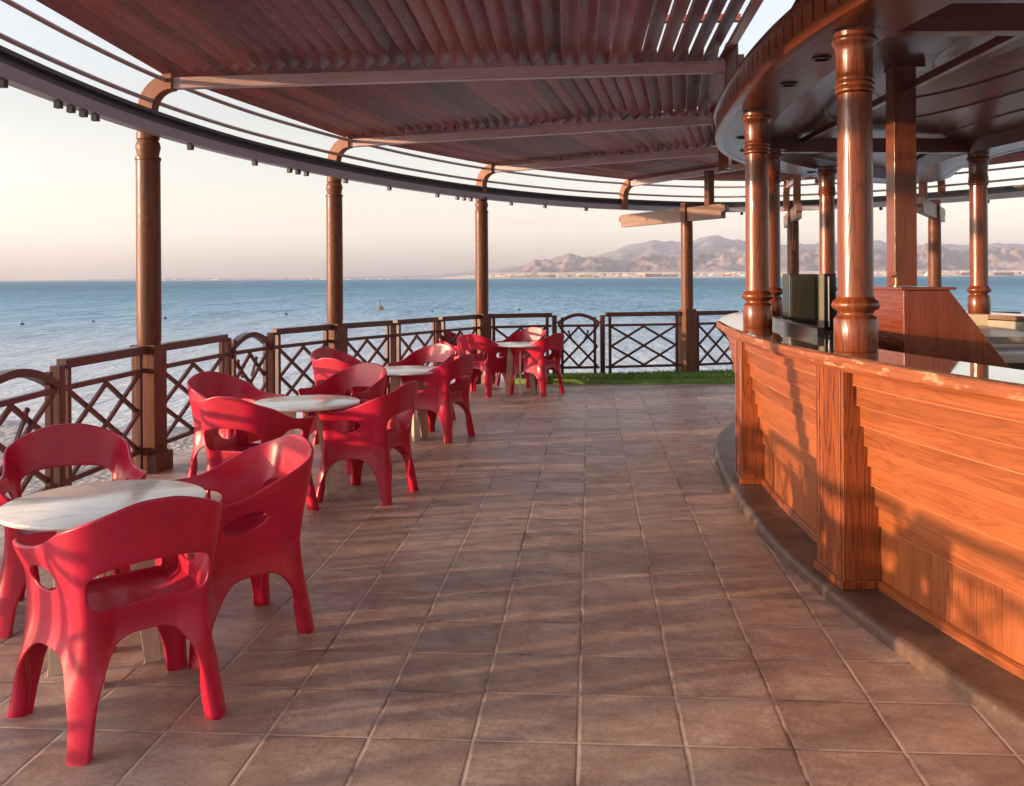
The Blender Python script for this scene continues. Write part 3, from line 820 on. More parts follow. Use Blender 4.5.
for i, (a, c) in enumerate(zip(OUTER, INNER)):
    d = (c - a).normalized(); dirs.append(d)
    if i in (0, 10, 11): pass
    t = thing('roof_beam', BEAM_LABELS[i], 'beam', (a.x, a.y, 2.94), 'radial roof beams')
    s_ = a + d * .19
    MB().beam((s_.x, s_.y, 2.945), (c.x, c.y, 2.975), .07, .085).build('beam', M['beam_wood'], t, bevel=.005)
    b = MB(); b.box((c.x, c.y, 2.93), (.09, .10, .42), math.atan2(d.y, d.x)); q = Vector((-d.y, d.x)) * .085
    b.box((c.x + d.x * .06 - .0, c.y + d.y * .06, 2.90), (.05, .13, .30), math.atan2(d.y, d.x)); b.build('end_block', M['canopy_wood'], t, bevel=.005)
PANEL_LABELS = ['dark louvred roof panel over the very near end', 'dark louvred roof panel over the near bar bay', 'dark louvred roof panel with sky showing through its open slats',
  'dark louvred roof panel between the first and second visible posts', 'dark louvred roof panel between the second and third visible posts', 'dark louvred roof panel beyond the farthest table',
  'dark louvred roof panel over the green turf', 'dark louvred roof panel behind the bar canopy', 'dark louvred roof panel over the eastern far corner', 'dark louvred roof panel east of the bar', 'dark louvred roof panel at the south eastern side']
PANEL_Z = [3.078] * 11
for i in range(len(OUTER) - 1):
    a0, a1 = OUTER[i] + dirs[i] * .17, OUTER[i + 1] + dirs[i + 1] * .17; c0, c1 = INNER[i] + dirs[i] * -.03, INNER[i + 1] + dirs[i + 1] * -.03
    L = ((c0 - a0).length + (c1 - a1).length) / 2; n = max(6, int(L / .108)); b = MB()
    t = thing('louvre_panel', PANEL_LABELS[i], 'roof panel', ((a0.x + a1.x) / 2, (a0.y + a1.y) / 2, PANEL_Z[i]), 'louvred roof panels')
    for k in range(n + 1):
        f = k / n; p, q = a0.lerp(c0, f), a1.lerp(c1, f); dd = (q - p).normalized()
        # each slat spans the two beams and is tilted, its inner edge up
        jit = rnd.uniform(-.075, .075); z = PANEL_Z[i] + rnd.uniform(-.003, .003)
        e0 = p - dd * rnd.uniform(.01, .035); e1 = q + dd * rnd.uniform(-.02, .01)
        b.beam((e0.x, e0.y, z), (e1.x, e1.y, z + .0), .150, .020, roll=R(-40) + jit)
    b.build('slats', M['roof_wood'], t, smooth=0)
    bb = MB(); 
    for f in (.25, .5, .75):
        pa, pc = a0.lerp(a1, f), c0.lerp(c1, f); bb.beam((pa.x, pa.y, PANEL_Z[i] + .075), (pc.x, pc.y, PANEL_Z[i] + .075), .05, .045)
    bb.build('batten', M['roof_wood'], t, smooth=0)

# ---------------------------------------------------------------- railings
def lattice(b, A, Bp, z0, z1, nrm, w=.031, th=.0185, loose=False):
    """three parallels each way inside the rectangle A-B x z0..z1; the two directions lie in two layers"""
    A, Bp = Vector((*A, 0)), Vector((*Bp, 0)); n = Vector((*nrm, 0))
    def P(u, v, off): q = A.lerp(Bp, u) + n * off; return Vector((q.x, q.y, z0 + (z1 - z0) * v))
    for off, fl in ((-.0095, False), (.0095, True)):
        for (u0, v0, u1, v1) in ((0, 0, 1, 1), (0, .5, .5, 1), (.5, 0, 1, .5)):
            if fl: u0, u1 = 1 - u0, 1 - u1
            b.beam(P(u0, v0, off), P(u1, v1, off), w, th, up=n)
def knob(b, p, r=.02): b.lathe(p, [(0, -r), (r * .8, -r * .6), (r, 0), (r * .8, r * .6), (0, r)], 10)
def rail_section(t, A, Bp, arch=False, stile=(1, 1), zh=.925):
    A, Bp = Vector(A), Vector(Bp); d = (Bp - A).normalized(); n = Vector((-d.y, d.x)); L = (Bp - A).length
    if not arch:
        b = MB(); b.beam((A.x, A.y, zh), (Bp.x, Bp.y, zh), .075, .062); b.build('handrail', M['rail_wood'], t, bevel=.007)
    else:
        b = MB(); m = 12; pts = []
        for k in range(m + 1):
            u = k / m; p = A.lerp(Bp, u); z = .80 + .125 * math.sin(math.pi * u) ** .9; pts.append(Vector((p.x, p.y, z)))
        b.sweep([(0, 0)] * 2, [(0, 0)] * 2, [(0, 0)] * 3, closed_path=False, caps=False) if False else None
        o = len(b.v); hw, hh = .035, .024
        for k, p in enumerate(pts):
            a_ = pts[max(0, k - 1)]; c_ = pts[min(m, k + 1)]; tg = (c_ - a_).normalized(); up = tg.cross(Vector((n.x, n.y, 0))); up = up if up.z > 0 else -up
            if up.length < .1: up = Vector((0, 0, 1))
            N3 = Vector((n.x, n.y, 0))
            b.v += [p - N3 * hw - up * hh, p + N3 * hw - up * hh, p + N3 * hw + up * hh, p - N3 * hw + up * hh]
        for k in range(m):
            for e in range(4):
                a_ = o + k * 4 + e; c_ = o + k * 4 + (e + 1) % 4
                b.face([a_, c_, c_ + 4, a_ + 4], [(k * .08, e * .07), (k * .08, e * .07 + .06), (k * .08 + .08, e * .07 + .06), (k * .08 + .08, e * .07)])
        b.face([o + 3, o + 2, o + 1, o], [(0, 0)] * 4); q = o + m * 4; b.face([q, q + 1, q + 2, q + 3], [(0, 0)] * 4)
        b.build('arched_handrail', M['rail_wood'], t, smooth=40)
    for z, nm in ((.77, 'upper_rail'), (.175, 'lower_rail')):
        MB().beam((A.x, A.y, z), (Bp.x, Bp.y, z), .04, .036).build(nm, M['rail_wood'], t, bevel=.004)
    e = .065
    for s_, p in ((stile[0], A + d * e), (stile[1], Bp - d * e)):
        if s_: MB().beam((p.x, p.y, .0), (p.x, p.y, .892), .038, .038, up=(n.x, n.y, 0)).build('stile', M['rail_wood'], t, bevel=.003)
    b = MB()
    if not arch: lattice(b, A + d * (e + .02), Bp - d * (e + .02), .195, .75, n)
    else:
        lattice(b, A + d * .03, Bp - d * .03, .195, .75, n)
    b.build('lattice', M['rail_wood'], t, smooth=30)
    if arch:
        for u in (.27, .73):
            p = A.lerp(Bp, u); q = A.lerp(Bp, u + (.12 if u < .5 else -.12)); b = MB()
            b.beam((q.x + n.x * .03, q.y + n.y * .03, .52), (p.x + n.x * .03, p.y + n.y * .03, .67), .022, .018, up=(n.x, n.y, 0)); knob(b, Vector((p.x + n.x * .03, p.y + n.y * .03, .685)))
            b.build('finial', M['rail_wood'], t)
def newel(t, p, z=.90):
    MB().box((p[0], p[1], z / 2 + .02), (.068, .068, z), 0.0).build('newel', M['rail_wood'], t, bevel=.005)
def bay(name_label, pts, kinds, ends=(True, True)):
    c = sum((Vector(p) for p in pts), Vector((0, 0))) / len(pts)
    t = thing('railing', name_label, 'railing', (c.x, c.y, 0), 'lattice railings along the sea')
    n = len(pts) - 1
    for k in range(n):
        A, Bp = Vector(pts[k]), Vector(pts[k + 1]); d = (Bp - A).normalized()
        a = A + d * (.10 if k == 0 else .045); b_ = Bp - d * (.10 if k == n - 1 else .045)
        rail_section(t, a, b_, kinds[k] == 'a')
        if k: newel(t, pts[k])
bay('dark lattice railing with an arch, nearest the water side tables', [POSTS[0], (-2.93, 4.62), (-2.97, 5.72), POSTS[1]], 'pap')
bay('dark lattice railing with an arch between the first and second tall posts', [POSTS[1], (-2.79, 8.36), (-2.60, 9.12), POSTS[2]], 'pap')
bay('straight dark lattice railing without an arch behind the third table', [POSTS[2], (-1.66, 10.98), (-1.2, 11.8), POSTS[3]], 'ppp')
bay('dark lattice railing with an arch behind the farthest table', [POSTS[3], (.33, 12.98), (1.015, 13.02), (2.27, 13.28)], 'pap')
bay('dark lattice railing behind the bar end by the turf', [(2.27, 13.28), (3.1, 13.55), (3.95, 13.75)], 'pp')
bay('dark lattice railing seen past the black appliance', [(3.95, 13.75), (4.9, 13.45), (5.75, 13.0)], 'pp')
bay('dark lattice railing behind the far bar column', [(5.75, 13.0), (6.7, 12.4), (7.4, 11.4)], 'pp')
bay('dark lattice railing at the near end of the terrace', [(-2.72, 1.35), (-2.85, 2.6), POSTS[0]], 'pp')

# ---------------------------------------------------------------- bar counter
bar = thing('bar_counter', 'curved varnished orange wood bar counter with a polished brown top', 'bar', (3.0, 5.2, 0))
def barsw(prof, **k): return MB().sweep(BAR, BAR_N, prof, **k)
# ledge the bar stands on
led = barsw([(.03, 0), (.03, .035), (.018, .052), (-.005, .058), (-.40, .058), (-.40, 0)])
tag(led.build('bar_ledge', M['ledge'], smooth=50), 'low brown tiled ledge with a rounded lip round the bar foot', 'ledge', kind='structure')
# lapped boards: every lower board is set back behind the one above
rows = 8; ztop, zbot = 1.052, .335; hb = (ztop - zbot) / rows
BOARD_OFF = []
bd = MB()
for k in range(rows):
    z1 = ztop - k * hb; z0 = z1 - hb + .002; off = -.075 - .0165 * k; BOARD_OFF.append(off)
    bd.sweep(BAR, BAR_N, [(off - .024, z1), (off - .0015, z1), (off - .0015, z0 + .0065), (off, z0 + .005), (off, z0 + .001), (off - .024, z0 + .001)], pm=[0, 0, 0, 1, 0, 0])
bd.build('lapped_boards', [M['bar_wood'], M['pale_edge']], bar, smooth=25)
KICK = BOARD_OFF[-1] - .014
kb = MB(); Lb = 0
arcs = [0]
for i in range(len(BAR)): arcs.append(arcs[-1] + (BAR[(i + 1) % len(BAR)] - BAR[i]).length)
npl = int(arcs[-1] / .145); idx = 0
def bar_point(s_):
    s_ %= arcs[-1]; lo = 0; hi = len(BAR)
    while hi - lo > 1:
        m_ = (lo + hi) // 2
        if arcs[m_] <= s_: lo = m_
        else: hi = m_
    f = (s_ - arcs[lo]) / (arcs[lo + 1] - arcs[lo]); j = (lo + 1) % len(BAR)
    return BAR[lo].lerp(BAR[j], f), BAR_N[lo].lerp(BAR_N[j], f).normalized()
for k in range(npl):
    s0 = arcs[-1] * k / npl + .001; s1 = arcs[-1] * (k + 1) / npl - .001
    (p, n), (q, n2) = bar_point(s0), bar_point(s1)
    a = p + n * KICK; c = q + n2 * KICK; m_ = (n + n2).normalized(); mid = (a + c) / 2 - m_ * .01
    kb.beam((mid.x, mid.y, .085), (mid.x, mid.y, .334), (c - a).length, .02, up=(m_.x, m_.y, 0))
kb.build('kick_boards', M['bar_wood'], bar, smooth=0)
barsw([(KICK + .022, .058), (KICK + .022, .088), (KICK + .012, .096), (KICK - .01, .096), (KICK - .01, .058)]).build('base_trim', M['bar_wood'], bar, smooth=25)
barsw([(-.33, .058), (-.31, .058), (-.31, 1.054), (-.33, 1.054)]).build('inner_lining', M['grey_panel'], bar, smooth=30)
ctop = barsw([(0, 1.062), (0, 1.098), (-.012, 1.104), (-.33, 1.104), (-.33, 1.062)]).build('countertop', M['counter'], bar, smooth=25)
barsw([(.006, 1.052), (.008, 1.058), (.006, 1.092), (.0015, 1.096), (.0015, 1.056)]).build('counter_edge', M['edge'], ctop, smooth=40)
barsw([(-.06, 1.030), (-.020, 1.030), (-.010, 1.052), (-.06, 1.0615)]).build('edge_moulding', M['bar_wood'], ctop, smooth=30)

def bar_col_frame(x, y):
    i = min(range(len(BAR)), key=lambda k: (BAR[k] - Vector((x, y))).length); return BAR[i], BAR_N[i]
BCOLS = [(1.50, 4.22), (1.555, 6.27), (2.16, 8.2), (3.1, 9.55), (4.17, 8.5), (4.3, 5.2), (4.1, 2.2), (2.5, 1.3)]
BC_LABELS = ['thick glossy turned column on the bar counter, the largest one', 'glossy turned column standing at the sea end of the bar counter', 'dark turned column half hidden behind the bar end column',
             'turned column behind the thick column on the far side of the bar', 'dark turned column with a ringed base on the far side of the bar', 'turned column on the eastern side of the bar', 'turned column at the south eastern side of the bar', 'turned column at the near end of the bar']
for k, (x, y) in enumerate(BCOLS):
    bp, bn = bar_col_frame(x, y); rz = math.atan2(bn.y, bn.x)
    c = bp - bn * .215
    if k == 2: continue
    if k < 2: c = Vector((x + .035, y))
    b = MB(); b.box((c.x, c.y, .555), (.335, .30, .99), rz); 
    # a slim raised fillet down the two edges of the outer face
    for s_ in (-1, 1):
        q = c + bn * .1695 + Vector((-bn.y, bn.x)) * s_ * .115
        b.box((q.x, q.y, .555), (.008, .022, .986), rz)
    pz = b.build('pilaster', M['pilaster_wood'], bar, bevel=.006)
    MB().box((c.x, c.y, .078), (.36, .325, .04), rz).build('pilaster_foot', M['pilaster_wood'], pz, bevel=.006)
COLP = [(.095, 0), (.098, .006), (.098, .148), (.093, .158), (.082, .165), (.078, .175), (.082, .186), (.101, .196), (.108, .214), (.101, .232), (.088, .240), (.085, .252), (.0785, .30), (.079, .6), (.077, 1.185),
        (.085, 1.19), (.088, 1.20), (.085, 1.21), (.081, 1.212), (.086, 1.216), (.090, 1.227), (.086, 1.238), (.081, 1.240), (.085, 1.246), (.087, 1.254), (.083, 1.262), (.081, 1.28), (.083, 1.38), (.090, 1.408), (.099, 1.416), (.102, 1.430), (.099, 1.442), (.090, 1.447), (.092, 1.478)]
proto_col = None
for k, (x, y) in enumerate(BCOLS):
    if proto_col is None:
        proto_col = thing('bar_column', BC_LABELS[0], 'column', (0, 0, 0), 'turned columns on the bar counter')
        MB().lathe((0, 0, 0), [p for p in COLP if p[1] <= .27], 48).build('column_base', M['col_wood'], proto_col, smooth=50)
        MB().lathe((0, 0, 0), [(.080, .2521)] + [p for p in COLP if .3 <= p[1] < 1.2], 48).build('shaft', M['col_wood'], proto_col, smooth=50)
        MB().lathe((0, 0, 0), [p for p in COLP if p[1] >= 1.185], 48).build('capital', M['col_wood'], proto_col, smooth=50)
        MB().box((0, 0, 1.485), (.20, .20, .014)).build('cap_block', M['soffit_wood'], proto_col)
        o = proto_col
    else: o = copy_tree(proto_col)
    o.location = (x, y, 1.1045); o.rotation_euler = (0, 0, rnd.uniform(0, 3)); o['label'] = BC_LABELS[k]

# inside the bar
t = thing('worktop', 'black worktop inside the bar behind the end column', 'worktop', (2.35, 7.3, 0))
MB().prism([Vector(p) for p in crom([(1.86, 6.35), (1.95, 7.2), (2.2, 8.05), (2.6, 8.5), (3.0, 8.3), (2.9, 7.2), (2.75, 6.5)], 8)], .96, 1.02).build('slab', M['black'], t, bevel=.004)
seg = [i for i in range(len(BAR)) if 5.2 < BAR[i].y < 8.9 and BAR[i].x < 2.3]
MB().sweep([BAR[i] for i in seg], [BAR_N[i] for i in seg], [(-.332, 1.0), (-.332, 1.150), (-.342, 1.158), (-.372, 1.158), (-.372, 1.0)], closed_path=False).build('raised_rim', M['black'], t, smooth=30)
MB().prism([Vector(p) for p in [(1.98, 6.5), (2.05, 7.3), (2.35, 8.1), (2.8, 8.1), (2.7, 6.6)]], 0, .958).build('cupboard', M['black'], t)
ap = thing('bar_appliance', 'boxy black appliance with a beige side strip standing inside the bar', 'appliance', (2.18, 7.2, 1.021))
MB().box((2.105, 7.15, 1.25), (.22, .20, .44)).build('housing', M['black_panel'], ap, bevel=.008)
MB().box((2.10, 7.0475, 1.255), (.18, .006, .38)).build('front_panel', M['black_panel'], ap, bevel=.002)
MB().box((2.2405, 7.14, 1.25), (.048, .17, .44)).build('side_strip', M['beige'], ap, bevel=.003)
MB().box((2.312, 7.15, 1.25), (.09, .19, .445)).build('side_casing', M['black'], ap, bevel=.003)
MB().tube([(2.30, 7.052, 1.06), (2.30, 7.052, 1.45)], .006, 8).build('chrome_trim', M['stainless'], ap)
cab = thing('bar_cabinet', 'red brown cabinet with one slanting side inside the bar', 'cabinet', (2.55, 5.95, 0))
prof = [(2.285, .95), (2.285, 1.365), (2.565, 1.365), (2.98, .83), (2.98, .0), (2.285, 0)]
b = MB(); y0, y1 = 5.6, 6.34; o = len(b.v); n = len(prof)
for y in (y0, y1):
    for p in prof: b.v.append(Vector((p[0], y, p[1])))
b.face([o + k for k in reversed(range(n))], [(prof[k][1], prof[k][0]) for k in reversed(range(n))]); b.face([o + n + k for k in range(n)], [(prof[k][1], prof[k][0]) for k in range(n)])
for k in range(n):
    k2 = (k + 1) % n; b.face([o + k, o + k2, o + n + k2, o + n + k], [(0, prof[k][1]), (0, prof[k2][1] + .3), (.7, prof[k2][1] + .3), (.7, prof[k][1])])
b.build('carcass', M['cab_wood'], cab, bevel=.006)
MB().box((2.43, 5.97, 1.3725), (.34, .78, .018), grain='x').build('lid', M['cab_wood'], cab, bevel=.003)
pil = thing('square_pillar', 'square wooden pillar rising from the red brown cabinet', 'pillar', (2.51, 6.12, 1.382))
MB().box((2.485, 6.12, 2.11), (.148, .148, 1.45)).build('shaft', M['canopy_wood'], pil, bevel=.005)
tap = thing('brass_tap', 'small dull brass tap on the cabinet top beside the square pillar', 'tap', (2.34, 5.85, 1.382))
b = MB(); b.lathe((2.34, 5.85, 1.3815), [(.018, 0), (.018, .008), (.009, .014), (.009, .07), (.013, .075), (.006, .095), (0, .1)], 12); b.tube([(2.34, 5.85, 1.44), (2.31, 5.83, 1.455), (2.295, 5.82, 1.435)], .006, 8); b.build('spout', M['brass'], tap)
wk = thing('steel_work_counter', 'grey topped steel work counter on the far inner side of the bar', 'counter', (3.6, 7.6, 0))
MB().box((3.55, 7.65, .975), (.95, 1.9, .05), -.1, 'y').build('top', M['grey_top'], wk, bevel=.005)
MB().box((3.55, 7.66, .475), (.90, 1.84, .95), -.1).build('carcass', M['stainless'], wk)
MB().box((3.62, 8.45, 1.046), (.62, .03, .09), -.1).build('upstand', M['grey_panel'], wk)
MB().box((4.02, 8.28, 1.052), (.16, .2, .10), -.1).build('cream_tray', M['cream'], wk, bevel=.004)
fr = thing('steel_cooler', 'stainless drinks cooler with a dark door under the far work counter', 'cooler', (3.1, 6.4, 0))
MB().box((3.32, 6.42, .46), (.78, .50, .92), 0).build('body', M['stainless'], fr, bevel=.006)
door = MB().box((3.30, 6.165, .60), (.60, .012, .52), 0).build('door', M['black_panel'], fr, bevel=.003)
b = MB(); b.tube([(3.58, 6.12, .42), (3.58, 6.12, .80)], .012, 10); b.tube([(3.66, 6.13, .42), (3.66, 6.13, .84)], .010, 10); b.build('handle', M['stainless'], door)

# ---------------------------------------------------------------- bar canopy
def cansw(prof, **k): return MB().sweep(CAN, CAN_N, prof, **k)
carcs = [0]
for i in range(len(CAN)): carcs.append(carcs[-1] + (CAN[(i + 1) % len(CAN)] - CAN[i]).length)
def can_point(s_):
    s_ %= carcs[-1]; lo = 0; hi = len(CAN)
    while hi - lo > 1:
        m_ = (lo + hi) // 2
        if carcs[m_] <= s_: lo = m_
        else: hi = m_
    f = (s_ - carcs[lo]) / (carcs[lo + 1] - carcs[lo]); j = (lo + 1) % len(CAN)
    return CAN[lo].lerp(CAN[j], f), CAN_N[lo].lerp(CAN_N[j], f).normalized()
def can_frame(x, y):
    i = min(range(len(CAN)), key=lambda k: (CAN[k] - Vector((x, y))).length); return CAN[i], CAN_N[i]
cp = thing('bar_canopy', 'oval wooden canopy with toothed fascia over the bar', 'canopy', (3.0, 5.2, 2.58))
cansw([(0, 2.580), (.012, 2.583), (.012, 2.640), (0, 2.643), (-.05, 2.643), (-.05, 2.580)]).build('lower_band', M['canopy_wood'], cp, smooth=30)
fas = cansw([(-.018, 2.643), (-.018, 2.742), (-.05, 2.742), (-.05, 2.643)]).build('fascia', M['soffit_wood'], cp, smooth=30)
cansw([(.0, 2.742), (.022, 2.750), (.022, 2.775), (.0, 2.785), (-.30, 2.785), (-.30, 2.742)]).build('top_band', M['canopy_wood'], cp, smooth=30)
db = MB(); nd = int(carcs[-1] / .135)
for k in range(nd):
    s0 = carcs[-1] * k / nd; (p, n), (q, n2) = can_point(s0 + .011), can_point(s0 + carcs[-1] / nd - .011)
    m_ = (n + n2).normalized(); a = p + n * -.006; c = q + n2 * -.006; mid = (a + c) / 2
    db.beam((mid.x, mid.y, 2.6432), (mid.x, mid.y, 2.7418), (c - a).length, .022, up=(m_.x, m_.y, 0))
db.build('dentil_band', M['canopy_wood'], fas, smooth=0)
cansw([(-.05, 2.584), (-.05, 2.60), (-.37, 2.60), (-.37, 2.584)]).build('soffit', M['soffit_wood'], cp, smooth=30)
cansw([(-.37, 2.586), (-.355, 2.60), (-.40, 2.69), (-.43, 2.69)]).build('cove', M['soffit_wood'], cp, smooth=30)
# boarded ceiling rising in shallow rings to the middle
cen = Vector((2.9, 5.4))
cen = Vector((2.9, 5.6))
def shrunk(f):
    out = []
    for i, p in enumerate(CAN):
        q = cen + (p - CAN_N[i] * .40 - cen) * f; d = p - cen; a = math.atan2(d.y / 4.4, d.x / 1.4)
        e = cen + Vector((1.25 * math.cos(a), 4.1 * math.sin(a))) * f; k = min(1, (1 - f) / .35); out.append(q.lerp(e, k))
    return out
cb = MB(); zs = [(1.0, 2.688), (.80, 2.735), (.795, 2.745), (.60, 2.79), (.595, 2.80), (.40, 2.85), (.395, 2.86), (.2, 2.90), (.19, 2.905), (.02, 2.93)]
rings = [shrunk(f) for f, z in zs]
o = 0
for (f, z), rg in zip(zs, rings):
    for p in rg: cb.v.append(Vector((p.x, p.y, z)))
nB = len(CAN)
for i in range(len(zs) - 1):
    for k in range(nB):
        k2 = (k + 1) % nB; a = i * nB + k; c = i * nB + k2; sc = zs[i][0]
        cb.face([c, a, a + nB, c + nB], [(carcs[k + 1] * .6, i * 1.7), (carcs[k] * .6, i * 1.7), (carcs[k] * .6, i * 1.7 + .5), (carcs[k + 1] * .6, i * 1.7 + .5)])
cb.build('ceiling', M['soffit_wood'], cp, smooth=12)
for (a, c) in (((1.50, 4.3, 2.655), (4.3, 4.3, 2.655)), ((2.16, 8.38, 2.655), (4.2, 8.5, 2.655)), ((2.51, 2.6, 2.70), (2.51, 8.35, 2.70))):
    MB().beam(a, c, *((.045, .05) if a[0] == c[0] else (.10, .13))).build('tie_beam', M['soffit_wood'], cp, bevel=.005)
MB().box((2.51, 6.12, 2.86), (.20, .20, .06)).build('hub_block', M['soffit_wood'], cp, bevel=.006)
dl = None
for (x, y) in ((1.60, 4.75), (1.62, 5.35), (1.66, 6.7), (1.80, 7.4), (1.50, 3.2), (1.95, 8.15), (2.4, 9.1), (3.2, 9.75)):
    bp, bn = can_frame(x, y); q = bp - bn * .21
    if dl is None:
        b = MB(); b.lathe((0, 0, 0), [(.030, -.001), (.052, -.001), (.052, -.006), (.046, -.009), (.032, -.004)], 24, False); b.lathe((0, 0, 0), [(0, -.002), (.034, -.002)], 24, False)
        dl = b.build('downlight', M['black'], cp, origin=(0, 0, 0)); o = dl
    else: o = dl.copy(); col.objects.link(o)
    o.location = (q.x - 3.0, q.y - 5.2, 2.584 - 2.58)
# upper tier of the canopy roof
ut = [p - CAN_N[i] * .66 for i, p in enumerate(CAN)]
ud = MB().sweep(ut, CAN_N, [(0, 2.785), (0, 3.5), (-.04, 3.5), (-.04, 2.785)]).build('upper_drum', M['canopy_wood'], cp, smooth=30)
rf = MB(); 
for f, z in ((1.12, 3.50), (.6, 4.1), (.02, 4.6)):
    for i, p in enumerate(ut): q = cen + (p - cen) * f; rf.v.append(Vector((q.x, q.y, z)))
for i in range(2):
    for k in range(nB): k2 = (k + 1) % nB; rf.face([i * nB + k, i * nB + k2, (i + 1) * nB + k2, (i + 1) * nB + k], [(carcs[k], i), (carcs[k + 1], i), (carcs[k + 1], i + 1), (carcs[k], i + 1)])
rf.build('roof', M['canopy_wood'], ud, smooth=40)

